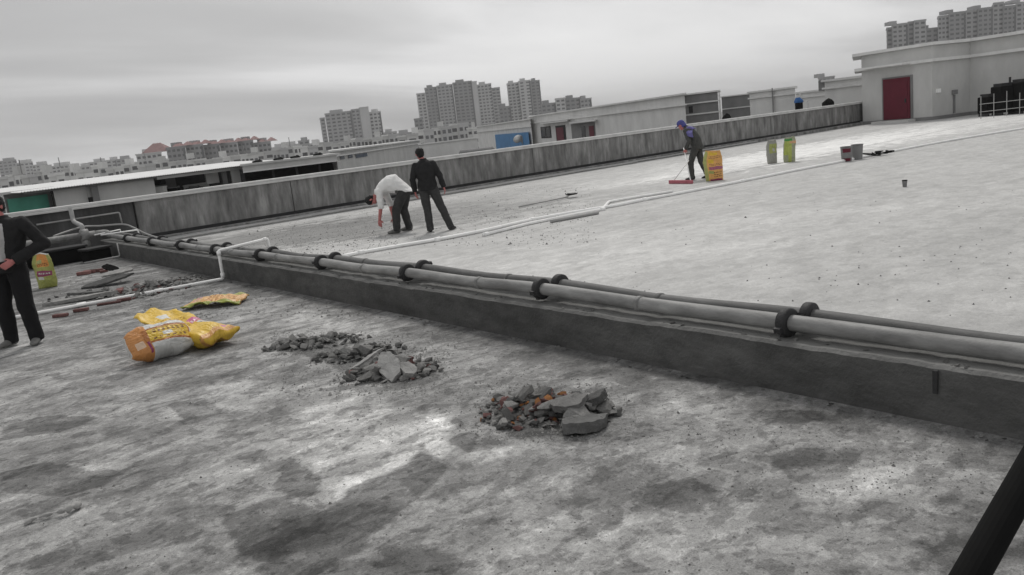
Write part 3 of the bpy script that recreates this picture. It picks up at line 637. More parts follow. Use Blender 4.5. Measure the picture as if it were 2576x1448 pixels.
# ================================================================== WHITE PIPES
def tubething(name, label, cat, pts, r, m, n=10, joints=(), jr=None, jm=None, group=None):
    t = thing(name, label, cat, (0, 0, 0), 0, group)
    MB().tube(pts, r, n).obj('tube', m, t, True)
    for (a, b) in joints: MB().tube([a, b], jr or r*1.35, n).obj('socket', jm or m, t, True)
    return t
C_ = gnd(562, 702, 0.03); Bt = on_x(553, 632, C_.x); zb = Bt.z
A_ = on_y(650, 615, C_.y-0.02)
D_ = gnd(100, 787, 0.03); D2 = gnd(-60, 818, 0.03)
r1 = 0.030
riser_pts = sharp([D2, D_, gnd(330, 745, 0.03), C_, V(C_.x, C_.y, zb), V(5.02, C_.y, zb+0.05), V(5.05, C_.y, 0.03), gnd(860, 646, 0.03)], 0.035)
up1 = [gnd(860, 646, .03), gnd(908, 636, .03), gnd(1000, 620, .03), gnd(1100, 603, .035), gnd(1215, 581, .03), gnd(1340, 553, .03), gnd(1440, 535, .03), gnd(1545, 518, .03), gnd(1620, 503, .03), gnd(1700, 488, .03), gnd(1867, 456, .03), gnd(2000, 429, .03), gnd(2120, 406, .03), gnd(2280, 374, .03), gnd(2430, 347, .03), gnd(2700, 303, .03)]
def mid_at(a, b, t): return a.lerp(b, t)
def jn(p, q, ln=0.12):
    d = (q-p).normalized(); return (p-d*ln/2, p+d*ln/2)
tubething('water_pipe', 'white plastic pipe crossing the ledge and lying across the littered lower deck', 'pipe', riser_pts, 0.024, m_pvc, 10, [jn(gnd(205, 767, .03), D_), jn(gnd(400, 732, .03), C_), (V(C_.x, C_.y, zb-0.07), V(C_.x, C_.y, zb-0.01)), (V(C_.x, C_.y, 0.05), V(C_.x, C_.y, 0.12)), (V(4.95, C_.y, zb+0.045), V(5.0, C_.y, zb+0.05))])
tubething('water_pipe', 'long white plastic pipe running across the pale upper deck to the right', 'pipe', bez(up1, 4), r1*1.12, m_pvc, 10, [jn(p, up1[i+2]) for i, p in enumerate(up1) if i in (1, 3, 5, 8, 10, 12)])
up2 = [gnd(1222, 590, .03), gnd(1330, 563, .03), gnd(1440, 541, .03), gnd(1515, 527, .03), gnd(1532, 508, .03), gnd(1600, 496, .03), gnd(1692, 482, .03)]
tubething('water_pipe', 'shorter white plastic pipe with a kink beside the long one behind the workers', 'pipe', sharp(up2, 0.08), r1, m_pvc, 10, [jn(up2[0], up2[1]), jn(up2[3], up2[2])])
tubething('drain_pipe', 'grey pipe offcut lying on the upper deck beside the white pipes', 'pipe', [gnd(1385, 558, .03), gnd(1505, 536, .03)], 0.028, m_greyp)
# thin rails and cables by the header
tubething('cable', 'pale cable sagging in front of the dark parapet above the header pipe', 'cable', bez([on_y(205, 612, 20.2), on_y(255, 582, 20.6), on_y(300, 570, 21.0), on_y(390, 569, 21.2), on_y(480, 567, 21.2), on_y(545, 578, 20.8), on_y(600, 594, 20.3)] if False else [on_y(135, 595, 20.6), on_y(172, 582, 20.9), on_y(210, 571, 21.2), on_y(250, 569, 21.3), on_y(308, 565, 21.3), on_y(335, 573, 21.0), on_y(365, 588, 20.7), on_y(400, 600, 20.4)], 6), 0.022, m_greyp, 8)
tubething('conduit', 'thin conduit with a bend fixed on the dark parapet at the left', 'conduit', sharp([on_y(92, 566, 21.55), on_y(300, 535, 21.55), on_y(307, 562, 21.55)], 0.04), 0.02, m_greyp, 8)
tubething('rail', 'white thin pipe rail slanting over the pipe corner, upper one', 'rail', sharp([on_y(238, 592, 20.0), on_y(303, 578, 20.9), on_y(304, 606, 20.9)], 0.04), 0.014, m_pvc, 8)
tubething('rail', 'white thin pipe rail slanting over the pipe corner and bending down at its right end', 'rail', sharp([on_y(254, 592, 19.6), on_y(346, 579, 20.0), on_y(356, 606, 20.0)], 0.04), 0.017, m_pvc, 8)
tubething('bent_rod', 'thin grey bent rod standing against the dark end of the ledge', 'rod', sharp([on_x(294, 612, 4.2), on_x(302, 645, 4.2), gnd(212, 662, 0.02)], 0.04), 0.014, m_greyp, 8)
# black boxes added to stand in for shadowed dark clutter under the header
for (x, y, w_, d_, h_, a, lab) in ((3.25, 19.9, 1.1, 0.5, 0.30, 0.06, 'low black box standing in for shadowed clutter under the header pipe by the ledge'), (2.2, 19.75, 0.7, 0.45, 0.36, -0.1, 'black box standing in for shadowed clutter under the header pipe, left of the low one'), (3.9, 19.3, 0.5, 0.35, 0.24, 0.3, 'small black box standing in for shadowed clutter at the far corner of the ledge')):
    t = thing('dark_filler_box', lab, 'box', (x, y, 0), a)
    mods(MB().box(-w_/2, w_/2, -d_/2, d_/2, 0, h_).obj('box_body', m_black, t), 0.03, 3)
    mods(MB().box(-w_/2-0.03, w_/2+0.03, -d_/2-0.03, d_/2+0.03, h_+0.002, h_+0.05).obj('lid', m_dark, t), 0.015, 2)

# ================================================================== BAGS, BUCKETS, TOOLS
def bag_mat(name, base, bands, var=0.12):
    """printed sack: bands = list of (axis boxes) (u0,u1,v0,v1,colour) in the sack's generated frame"""
    m = bpy.data.materials.new(name); m.use_nodes = True
    t = m.node_tree; n = t.nodes; l = t.links; b = n['Principled BSDF']; b.inputs['Roughness'].default_value = 0.42; b.inputs['Specular IOR Level'].default_value = 0.4
    uv = n.new('ShaderNodeUVMap'); uv.uv_map = 'UVMap'; se = n.new('ShaderNodeSeparateXYZ'); l.new(uv.outputs[0], se.inputs[0])
    no = n.new('ShaderNodeTexNoise'); no.inputs['Scale'].default_value = 9; l.new(uv.outputs[0], no.inputs['Vector'])
    def mth(op, a, bb):
        q = n.new('ShaderNodeMath'); q.operation = op; q.use_clamp = False
        for i, v in enumerate((a, bb)):
            if isinstance(v, (int, float)): q.inputs[i].default_value = v
            else: l.new(v, q.inputs[i])
        return q.outputs[0]
    cur = None
    rgb = n.new('ShaderNodeRGB'); rgb.outputs[0].default_value = (*base, 1); cur = rgb.outputs[0]
    for u0, u1, v0, v1, c in bands:
        cu, hu_ = (u0+u1)/2, (u1-u0)/2; cv, hv = (v0+v1)/2, (v1-v0)/2
        a = mth('LESS_THAN', mth('ABSOLUTE', mth('SUBTRACT', se.outputs[0], cu), 0), hu_); bb = mth('LESS_THAN', mth('ABSOLUTE', mth('SUBTRACT', se.outputs[1], cv), 0), hv)
        mx = n.new('ShaderNodeMix'); mx.data_type = 'RGBA'; l.new(mth('MULTIPLY', a, bb), mx.inputs[0]); l.new(cur, mx.inputs[6]); mx.inputs[7].default_value = (*c, 1); cur = mx.outputs[2]
    mr = n.new('ShaderNodeMapRange'); mr.inputs['To Min'].default_value = 1-var*2; mr.inputs['To Max'].default_value = 1+var*2; l.new(no.outputs[0], mr.inputs[0])
    sc = n.new('ShaderNodeVectorMath'); sc.operation = 'SCALE'; l.new(cur, sc.inputs[0]); l.new(mr.outputs[0], sc.inputs['Scale']); l.new(sc.outputs[0], b.inputs['Base Color'])
    n2 = n.new('ShaderNodeTexNoise'); n2.inputs['Scale'].default_value = 7; n2.inputs['Detail'].default_value = 3; n2.inputs['Distortion'].default_value = 1.5; l.new(uv.outputs[0], n2.inputs['Vector'])
    bp = n.new('ShaderNodeBump'); bp.inputs['Strength'].default_value = 0.9; bp.inputs['Distance'].default_value = 0.03; l.new(n2.outputs[0], bp.inputs['Height']); l.new(bp.outputs[0], b.inputs['Normal'])
    return m
def sack_mesh(W, H, T, fill=lambda v: 1.0, wob=0.02, seed=0, nu=28, nv=26, shape=None):
    """closed pillow sack: u across (front 0..1 then back), v along. thickness T * fill(v); seams at both ends"""
    mb = MB(); uvs = []
    for j in range(nv+1):
        v = j/nv
        for i in range(nu):
            a = 2*math.pi*i/nu; ca, sa = math.cos(a), math.sin(a)
            e = 0.62 if shape is None or T > 0.265 or T < 0.1 else 0.82
            x = W/2*math.copysign(abs(ca)**e, ca); y = T/2*math.copysign(abs(sa)**e, sa)*fill(v)
            x *= 1-0.10*max(0, fill(v)-0.3)*(1 if T > 0.12 else 0.3)
            if T == 0.27: x *= 0.50+0.50*min(1.0, fill(v)/0.85)
            p = Vector((x, y, (v-0.5)*H))
            q = mnoise.noise_vector(Vector((p.x*7+seed, p.y*7, p.z*6+seed*3)))*wob+mnoise.noise_vector(Vector((p.x*19+seed, p.y*19, p.z*17)))*wob*0.45
            p += q
            if shape: p = shape(p, x/(W/2), v)
            mb.v.append(tuple(p)); uvs.append(((x/(W/2)+1)/2, v, 1 if sa <= 0 else 0))
    for j in range(nv):
        for i in range(nu):
            k = (i+1) % nu; mb.f.append((j*nu+i, j*nu+k, (j+1)*nu+k, (j+1)*nu+i))
    mb.f.append(tuple(range(nu))[::-1]); mb.f.append(tuple(nv*nu+i for i in range(nu)))
    me = mb.mesh('sack', True); ul = me.uv_layers.new(name='UVMap')
    for lp in me.loops: ul.data[lp.index].uv = uvs[lp.vertex_index][:2]
    return me
YEL, ORG, OLV, MAG, WHT, GRN, TXT = (0.68, 0.45, 0.045), (0.66, 0.28, 0.07), (0.32, 0.34, 0.09), (0.28, 0.05, 0.12), (0.6, 0.6, 0.57), (0.06, 0.26, 0.06), (0.20, 0.09, 0.03)
def lines(u0, u1, v0, v1, k, c, rnd, fill=0.55):
    """rows of unreadable small print"""
    o = []
    for i in range(k):
        v = v0+(v1-v0)*(i+0.5)/k; h = (v1-v0)/k*0.5*fill; u = u0
        while u < u1:
            w_ = rnd.uniform(0.02, 0.07); o.append((u, min(u+w_, u1), v-h, v+h, c)); u += w_+rnd.uniform(0.015, 0.04)
    return o
R5 = random.Random(5)
up_fill = lambda v: 0.55+0.45*math.sin(math.pi*min(1, v*1.35+0.1)) if v < 0.7 else max(0.10, 0.75*max(0.0, 1-(v-0.7)/0.3)**0.8)
def upright(name_label, px, py, W, H, T, rz, m, seed, group=None):
    p = gnd(px, py); t = thing('cement_bag', name_label, 'bag', (p.x, p.y, 0), rz, group)
    def shp(q, u, v):
        k = max(0.0, v-0.8)*5; return Vector((q.x*(1-0.20*k)*(0.94+0.10*math.sin(math.pi*v))+0.012*math.sin(v*4+seed), q.y-0.015*v+0.03*v*v*math.sin(seed), max(q.z+0.02*k*math.cos(u*2.6+seed), -H/2)))
    o = link('sack', sack_mesh(W, H, T, up_fill, 0.018, seed, shape=shp), m, t); o.location = (0, 0, H/2)
    return t
m_b1 = bag_mat('yellow_green_printed_sack', (0.34, 0.36, 0.10), [(0.28, 0.85, 0.62, 0.97, ORG), (0.3, 0.55, 0.72, 0.82, (0.42, 0.42, 0.16)), (0.22, 0.9, 0.34, 0.50, MAG), (0.22, 0.5, 0.26, 0.33, WHT), (0.0, 0.08, 0, 1, (0.15, 0.16, 0.02)), (0.0, 1, 0.97, 1, WHT)]+lines(0.3, 0.8, 0.64, 0.72, 2, TXT, R5)+lines(0.3, 0.85, 0.38, 0.46, 1, WHT, R5))
upright('yellow green printed cement bag standing beside the man in open black jacket', 121, 724, 0.34, 0.60, 0.17, VIEW_RZ+0.05, m_b1, 1.0)
m_b5 = bag_mat('orange_printed_sack', (0.70, 0.38, 0.12), [(0, 0.18, 0, 0.98, (0.40, 0.42, 0.14)), (0.25, 0.75, 0.86, 0.96, YEL), (0.25, 0.5, 0.60, 0.72, YEL), (0.25, 1.0, 0.38, 0.48, (0.36, 0.11, 0.18)), (0.2, 0.45, 0.25, 0.34, (0.34, 0.38, 0.12)), (0.25, 0.9, 0.0, 0.07, MAG)]+lines(0.28, 0.9, 0.74, 0.84, 2, TXT, R5)+lines(0.3, 0.9, 0.50, 0.58, 2, TXT, R5)+lines(0.45, 0.9, 0.12, 0.32, 3, TXT, R5))
upright('orange and yellow printed cement bag standing beside the worker in blue cap', 1797, 455, 0.47, 0.73, 0.26, VIEW_RZ-0.06, m_b5, 2.3)
m_b6 = bag_mat('grey_green_sack', (0.30, 0.30, 0.27), [(0.2, 0.9, 0.45, 0.85, (0.34, 0.37, 0.12)), (0.5, 0.75, 0.50, 0.66, (0.40, 0.40, 0.36))])
upright('slim grey bag with olive panel standing on the pale deck, left of the pair', 1943, 412, 0.31, 0.66, 0.2, VIEW_RZ+0.12, m_b6, 3.1, 'pair of slim bags on the upper deck')
m_b7 = bag_mat('olive_sack', (0.34, 0.36, 0.24), [(0.05, 0.5, 0.3, 0.86, (0.38, 0.44, 0.10)), (0.35, 0.62, 0.0, 0.86, (0.40, 0.46, 0.11)), (0.0, 0.7, 0.86, 0.95, GRN), (0.45, 1.0, 0.74, 0.84, (0.62, 0.36, 0.2))])
upright('slim olive bag with green top standing on the pale deck, right of the pair', 1987, 408, 0.34, 0.70, 0.2, VIEW_RZ-0.1, m_b7, 4.4, 'pair of slim bags on the upper deck')
# filled bag lying, and the slack yellow bag thrown over it
m_b3 = bag_mat('orange_clear_sack', (0.60, 0.60, 0.58), [(0.0, 1.0, 0.0, 0.30, (0.56, 0.25, 0.08)), (0.24, 0.74, 0.22, 0.96, (0.42, 0.16, 0.04)), (0.30, 0.68, 0.30, 0.94, YEL), (0.42, 0.52, 0.52, 0.66, WHT), (0.05, 0.3, 0.24, 0.28, MAG), (0.8, 0.95, 0.9, 0.97, MAG), (0.2, 0.4, 0.08, 0.2, (0.7, 0.5, 0.35))]+lines(0.34, 0.42, 0.34, 0.9, 6, TXT, R5)+lines(0.55, 0.66, 0.36, 0.9, 7, TXT, R5))
def lying(label, pA, pB, W, T, m, seed, fill, zc, roll=0.0, shape=None, wob=0.02):
    a, b_ = gnd(*pA), gnd(*pB); d = (b_-a); H = d.length; c = (a+b_)/2
    t = thing('cement_bag', label, 'bag', (c.x, c.y, 0), math.atan2(d.y, d.x))
    me = sack_mesh(W, H, T, fill, wob, seed, 30, 30, shape)
    # sack axis z -> local x ; sack front (-y) -> up
    M = Matrix(((0, 0, 1, 0), (1, 0, 0, 0), (0, -1, 0, 0), (0, 0, 0, 1)))
    me.transform(Matrix.Rotation(roll, 4, 'X') @ M)
    zmin = min(v.co.z for v in me.vertices)
    for v in me.vertices: v.co.z = max(v.co.z-zmin*1.0+0.002-0.012, 0.003)+zc
    link('sack', me, m, t); return t
barrel = lambda v: max(0.0, math.sin(math.pi*(0.012+0.976*v)))**0.42
lying('full cement bag with orange and yellow print lying under the slack yellow bag', (330, 922), (488, 880), 0.35, 0.27, m_b3, 6.0, barrel, 0.0, 0.75)
m_b2 = bag_mat('yellow_printed_sack', (0.70, 0.46, 0.055), [(0, 1, 0.93, 1, (0.55, 0.28, 0.08)), (0.35, 0.62, 0.18, 0.27, WHT), (0.62, 0.95, 0.46, 0.62, (0.55, 0.14, 0.28)), (0.60, 0.86, 0.63, 0.74, WHT), (0.0, 0.02, 0.5, 0.95, (0.20, 0.22, 0.02)), (0.72, 0.86, 0.86, 0.92, (0.6, 0.25, 0.3))]+lines(0.25, 0.75, 0.28, 0.40, 3, (0.40, 0.22, 0.02), R5)+lines(0.64, 0.92, 0.5, 0.6, 2, (0.75, 0.6, 0.6), R5)+lines(0.62, 0.84, 0.645, 0.73, 2, (0.1, 0.1, 0.12), R5))
def drape(q, u, v):
    # q.z runs along; lift the mouth end (v small) over the other bag
    h = 0.17*max(0.0, 1-v/0.52)**0.45 if v < 0.52 else 0.0
    return Vector((q.x*(1.0+0.12*math.sin(v*3)), q.y-h-0.02*math.sin(u*6+v*9), q.z))
slack = lambda v: 0.22+0.10*math.sin(v*17) if v < 0.42 else 0.22+0.78*max(0.0, math.sin(math.pi*min(1, (v-0.42)/0.62)))**0.8
lying('slack yellow printed bag lying half over the full bag', (390, 858), (566, 874), 0.42, 0.22, m_b2, 7.5, slack, 0.0, 0.0, drape, 0.028)
m_b4 = bag_mat('orange_flat_sack', (0.66, 0.38, 0.14), [(0, 0.16, 0, 1, (0.30, 0.33, 0.06)), (0.84, 1, 0, 1, (0.40, 0.42, 0.14)), (0.2, 0.5, 0.1, 0.3, (0.66, 0.45, 0.24)), (0.55, 0.8, 0.05, 0.25, (0.55, 0.3, 0.3))]+lines(0.25, 0.8, 0.35, 0.9, 7, (0.40, 0.17, 0.04), R5))
def crump(q, u, v):
    return Vector((q.x*0.9, q.y-0.06*max(0, math.sin(v*math.pi*1.05))*(1-abs(u)*0.4)-0.028*abs(math.sin(u*5+v*11)), q.z))
lying('flattened empty orange bag lying crumpled on the lower deck', (474, 775), (616, 760), 0.46, 0.035, m_b4, 9.1, lambda v: 0.6+0.4*math.sin(v*9), 0.0, 0.05, crump, 0.024)
# buckets
def bucket(label, px, py, r, h, m, mb_, handle=True):
    p = gnd(px, py); t = thing('bucket', label, 'bucket', (p.x, p.y, 0), 0.3)
    prof = [(0.0, 0.0), (r*0.82, 0.0), (r*0.98, h*0.97), (r*1.06, h*0.97), (r*1.06, h), (r*0.95, h), (r*0.80, 0.02), (0.0, 0.02)]
    mb = MB(); n = 24; k = len(prof)
    for j in range(n):
        a = 2*math.pi*j/n
        for rr, z in prof: mb.v.append((rr*math.cos(a), rr*math.sin(a), z))
    for j in range(n):
        q_ = (j+1) % n
        for i in range(k-1): mb.f.append((j*k+i, q_*k+i, q_*k+i+1, j*k+i+1))
    mb.obj('bucket_wall', m, t, False)
    if mb_:
        for z0, z1 in ((0.62, 0.88), (0.04, 0.24)):
            a0 = math.atan2(-FWD[1], -FWD[0])-0.3
            q = MB(); nn = 10
            for i in range(nn+1):
                a = a0-0.75+1.5*i/nn-0.35
                for z in (z0, z1): rr = r*(0.82+0.16*z)+0.004; q.v.append((rr*math.cos(a), rr*math.sin(a), z*h))
            for i in range(nn): q.f.append((2*i, 2*i+2, 2*i+3, 2*i+1))
            q.obj('label_band', mb_, t)
    hp = [(r*1.05*math.cos(a), r*0.25*math.sin(a)*0-0.0, h*0.95) for a in (0,)]
    MB().tube([(r*1.06*math.cos(a), -r*0.9*math.sin(a), h*0.93+0.02*math.sin(a)) for a in np.linspace(0, math.pi, 12)], 0.004, 6).obj('handle', m_iron, t, True)
    return t
m_bk = mat('dark_grey_plastic', (0.11, 0.11, 0.11), 0.5, 0.2, 8)
m_bk2 = mat('mid_grey_plastic', (0.20, 0.20, 0.20), 0.5, 0.2, 8)
bucket('dark paint bucket with red label standing on the upper deck', 2130, 407, 0.15, 0.39, m_bk2, m_red)
bucket('plain grey paint bucket behind the red labelled one', 2157, 402, 0.15, 0.40, m_walld, None)
# wide red tool of the worker
p0, p1 = gnd(1684, 459, 0.04), gnd(1742, 459, 0.04)
m_rake = mat('faded_red_board', (0.42, 0.13, 0.16), 0.7, 0.15, 6)
tl = thing('wide_scraper', 'wide faded red scraper with two white handles held by the worker', 'scraper', (0, 0, 0))
d = (p1-p0); dn = d.normalized(); pn = V(-dn.y, dn.x, 0)
mb = MB(); k0 = 0
for s0 in (0, 1):
    pass
mb.prism([tuple((p0+pn*0.03)[:2]), tuple((p1+pn*0.03)[:2]), tuple((p1-pn*0.03)[:2]), tuple((p0-pn*0.03)[:2])], 0.004, 0.09); mods(mb.obj('board', m_rake, tl), 0.008)
wm = wk.matrix_basis
HR = Matrix.Translation((fw_.x, fw_.y, 0)) @ Matrix.Rotation(VIEW_RZ+rad(58), 4, 'Z')
hL = HR @ V(-0.18, 0.18, 0.73); hR_ = HR @ V(0.19, 0.0, 0.72)
for frac, hnd in ((0.22, hR_), (0.92, hL)):
    b0 = p0.lerp(p1, frac)+V(0, 0, 0.05); e = hnd+(hnd-b0).normalized()*0.18
    MB().tube([b0, e], 0.013, 8).obj('handle', m_pvc, tl, True)
MB().tube([p0.lerp(p1, 0.22).lerp(hR_, 0.35)+V(0, 0, 0.03), p0.lerp(p1, 0.92).lerp(hL, 0.35)+V(0, 0, 0.03)], 0.009, 8).obj('cross_bar', m_pvc, tl, True)
# shovel
sb, sh_ = gnd(1438, 494, 0.04), gnd(1305, 521, 0.03)
sv = thing('shovel', 'dark shovel with a long grey handle lying on the upper deck', 'shovel', (0, 0, 0))
dv = (sb-sh_).normalized(); sdv = V(-dv.y, dv.x, 0)
MB().tube([sh_, sb-dv*0.12], 0.016, 8).obj('handle', m_greyp, sv, True)
mb = MB(); q0 = sb-dv*0.14
prof = [(-0.02, 0.03), (0.03, 0.11), (0.16, 0.12), (0.26, 0.10), (0.32, 0.03)]
for i, (l_, w_) in enumerate(prof):
    for j in range(5):
        u = j/2-1; mb.v.append(tuple(q0+dv*l_+sdv*w_*u+V(0, 0, 0.025+0.05*u*u*(1-l_)+0.02*(i == 0))))
for i in range(4):
    for j in range(4): a = i*5+j; mb.f.append((a, a+5, a+6, a+1))
o = mb.obj('blade', m_iron, sv, True); so_ = o.modifiers.new('solid', 'SOLIDIFY'); so_.thickness = 0.006
# cup and hose tangle
p = gnd(2276, 471); t = thing('cup', 'small grey cup left alone on the bare upper deck', 'cup', (p.x, p.y, 0))
MB().loft([((0, 0, 0), (0.035, 0, 0), (0, 0.035, 0)), ((0, 0, 0.11), (0.045, 0, 0), (0, 0.045, 0))], 14).obj('cup_body', m_bk2, t)
MB().loft([((0, 0, 0.111), (0.048, 0, 0), (0, 0.048, 0)), ((0, 0, 0.125), (0.046, 0, 0), (0, 0.046, 0))], 14).obj('lid', m_black, t)
rr = random.Random(9); pts = []
c0, c1 = gnd(2172, 397, .02), gnd(2222, 389, .02)
for i in range(26):
    f = i/25; c = c0.lerp(c1, 0.5+0.55*math.sin(f*9)); pts.append(c+V(rr.uniform(-.12, .12), rr.uniform(-.25, .25), 0.02+rr.uniform(0, 0.10)))
tag(MB().tube(bez(pts, 5), 0.014, 6).obj('hose', m_black, None, True), 'tangled black hose lying beside the paint buckets', 'hose')

# black steel strut close to the camera, bottom right
s0, s1 = at_d(2442, 1446, 1.0), at_d(2610, 1150, 1.12)
dirn = (s1-s0).normalized(); bot = s0-dirn*((s0.z-0.02)/dirn.z) if dirn.z > 0.05 else s0-dirn*1.0
st = thing('steel_strut', 'black square steel strut slanting across the bottom right corner', 'strut', (0, 0, 0))
MB().tube([bot, s1+dirn*0.5], 0.0225, 20).obj('strut_tube', m_black, st)
MB().prism([(bot.x-0.07, bot.y-0.07), (bot.x+0.07, bot.y-0.07), (bot.x+0.07, bot.y+0.07), (bot.x-0.07, bot.y+0.07)], 0.004, 0.02).obj('base_plate', m_black, st)

# ================================================================== RUBBLE
def grit(name, label, regs, n, s0, s1, m, seed):
    r = random.Random(seed); mb = MB(); base = []
    for i in range(n):
        px0, px1, py0, py1 = r.choice(regs); p = gnd(r.uniform(px0, px1), r.uniform(py0, py1)); s = r.uniform(s0, s1)*(1 if r.random() > .05 else 1.9)
        if p.x > 4.24 and p.x < 4.95: continue
        k = 5; z = s*r.uniform(.25, .6); a0 = r.uniform(0, 6)
        vs_ = [(p.x+s*.5*math.cos(a0+j*1.2566)*r.uniform(.6, 1.1), p.y+s*.5*math.sin(a0+j*1.2566)*r.uniform(.6, 1.1), 0.0) for j in range(k)]+[(p.x+s*.12*r.uniform(-1, 1), p.y+s*.12*r.uniform(-1, 1), z)]
        mb.add(vs_, [(j, (j+1) % k, 5) for j in range(k)])
    o = mb.obj(name, m); o['label'] = label; o['category'] = 'grit'; return stuff(o)
def hull_rock(seed, flat=0.6, ang=1.0):
    r = random.Random(seed); bm = bmesh.new()
    for i in range(13):
        v = Vector((r.gauss(0, 1), r.gauss(0, 1), r.gauss(0, 1))).normalized(); v = Vector((v.x*r.uniform(.7, 1.2), v.y*r.uniform(.5, 1), v.z*flat*r.uniform(.7, 1)))*0.5
        bm.verts.new(v)
    res = bmesh.ops.convex_hull(bm, input=bm.verts)
    bmesh.ops.delete(bm, geom=[g for g in bm.verts if not g.link_faces], context='VERTS')
    me = bpy.data.meshes.new('chunk'); bm.to_mesh(me); bm.free(); return me
def slab_mesh(seed, a, b, th, n=9):
    r = random.Random(seed); pts = []
    for i in range(n):
        t = 2*math.pi*(i+r.uniform(-.3, .3))/n; pts.append((a*math.cos(t)*r.uniform(.72, 1.1), b*math.sin(t)*r.uniform(.72, 1.1)))
    bm = bmesh.new(); vs_ = [bm.verts.new((x, y, -th/2)) for x, y in pts]; f = bm.faces.new(vs_[::-1])
    ex = bmesh.ops.extrude_face_region(bm, geom=[f]); bmesh.ops.translate(bm, verts=[g for g in ex['geom'] if isinstance(g, bmesh.types.BMVert)], vec=(0, 0, th))
    bmesh.ops.recalc_face_normals(bm, faces=bm.faces); bmesh.ops.triangulate(bm, faces=bm.faces)
    for _ in range(3): bmesh.ops.subdivide_edges(bm, edges=[e for e in bm.edges if e.calc_length() > 0.028], cuts=1)
    bmesh.ops.triangulate(bm, faces=bm.faces)
    for v in bm.verts:
        q = mnoise.noise_vector(v.co*22+Vector((seed, 0, 0)))*0.007+mnoise.noise_vector(v.co*55+Vector((seed, 3, 0)))*0.004
        v.co += q
    me = bpy.data.meshes.new('slab'); bm.to_mesh(me); bm.free(); return me
def chunkset(m, base):
    return [bpy.data.meshes.new_from_object(link('tmp', x)) if False else x for x in base]
ROCKS = {}
for key, m in (('c', m_chunk), ('d', m_chunkd), ('r', m_brick), ('o', m_orangeb)):
    ROCKS[key] = []
    for i in range(6):
        me = hull_rock(100+i, 0.45 if i % 2 else 0.7); me.materials.append(m); ROCKS[key].append(me)
rl_ = random.Random(77)
for i in range(120):
    o = link('mortar_lump', rl_.choice(ROCKS['c' if rl_.random() < 0.6 else 'd']), None, ledge); y_ = rl_.uniform(0.8, 15)*rl_.random()**0.4+0.6; sz = rl_.uniform(0.012, 0.045)
    if i % 2: o.location = (4.33+rl_.random()*0.06, y_, LT+sz*0.15)
    else: o.location = (4.27-rl_.random()**2*0.12, y_, sz*0.15)
    o.scale = (sz, sz*1.3, sz*0.7); o.rotation_euler = (rl_.uniform(-.4, .4), rl_.uniform(-.4, .4), rl_.uniform(0, 6))
def pile(label, cx, cy, rw, rd, n, hmax, s0, s1, seed, mix='cccccccddr', lean=CA):
    c = gnd(cx, cy); t = thing('rubble_pile', label, 'rubble', (c.x, c.y, 0), lean); r = random.Random(seed)
    for i in range(n):
        a = r.uniform(0, 2*math.pi); q = r.random()**0.6; x, y = rw*q*math.cos(a), rd*q*math.sin(a)
        s = (s0+(s1-s0)*r.random()**1.35)*(1.15-0.45*q)*(1 if r.random() > 0.12 else 1.6)
        z = hmax*max(0, 1-q*1.15)*r.random()+s*0.16
        o = link('chunk', r.choice(ROCKS[r.choice(mix)]), None, t); o.location = (x, y, z); o.scale = (s, s*r.uniform(.7, 1.1), s*r.uniform(.6, 1.0)); o.rotation_euler = (r.uniform(-.5, .5), r.uniform(-.5, .5), r.uniform(0, 6.3))
    return t
pile('flat spread of dark crumbled cement between the bags and the slab heap', 800, 864, 0.52, 0.24, 190, 0.05, 0.025, 0.13, 11, 'cccdddcc')
pile('crumbled cement bits trailing from the flat spread towards the slab heap', 905, 893, 0.42, 0.26, 160, 0.06, 0.025, 0.14, 12, 'cccddc')
pile('rubble heap with a leaning pale slab in the middle of the lower deck', 985, 938, 0.44, 0.32, 190, 0.12, 0.025, 0.14, 13, 'ccccccdccccdcr')
pile('rubble heap with orange and red brick bits nearest the camera', 1335, 1030, 0.34, 0.38, 220, 0.10, 0.02, 0.12, 14, 'ccccrdcrcocdr')
pile('rubble spread at the right of the nearest heap under the broken slabs', 1445, 1045, 0.30, 0.28, 140, 0.12, 0.025, 0.16, 18, 'cccdcdc')
pile('scattered grey rubble around the white pipe on the lower deck', 385, 728, 0.8, 0.8, 240, 0.10, 0.04, 0.15, 15, 'cccdccr')
pile('small rubble bits by the foot of the white riser pipe', 515, 695, 0.7, 0.3, 30, 0.03, 0.03, 0.09, 16, 'cccdr')
pile('rubble bits under the far end of the white pipe', 255, 740, 0.9, 0.5, 45, 0.04, 0.03, 0.13, 17, 'cccdd')
def slab(label, px, py, a, b, th, rot, m, seed, z=0.0, name='concrete_slab'):
    p = gnd(px, py); me = slab_mesh(seed, a, b, th); me.materials.append(m)
    o = link(name, me); o.location = (p.x, p.y, z); o.rotation_euler = rot; return tag(o, label, 'slab')
m_slab = mat('pale_slab_cement', (0.34, 0.338, 0.33), 0.9, 0.18, 10, 0.4, 60)
slab('pale broken slab tilted up on the middle rubble heap', 982, 952, 0.10, 0.16, 0.03, (rad(38), rad(-20), CA+0.2), m_slab, 21, 0.10)
slab('thin long pale sliver of cement leaning on the middle rubble heap', 930, 925, 0.17, 0.022, 0.02, (rad(10), rad(-22), CA+0.5), m_slab, 22, 0.08)
slab('large dark broken slab lying lowest at the right of the nearest heap', 1468, 1082, 0.17, 0.11, 0.065, (rad(-6), rad(4), CA+0.35), m_chunkd, 23, 0.04)
slab('large broken slab propped over the lowest one at the right of the nearest heap', 1438, 1056, 0.12, 0.085, 0.045, (rad(8), rad(-8), CA+0.15), m_chunk, 24, 0.11)
slab('dark broken slab end sticking up at the right rim of the nearest heap', 1498, 1042, 0.09, 0.07, 0.05, (rad(-12), rad(-16), CA+0.4), m_chunkd, 25, 0.10)
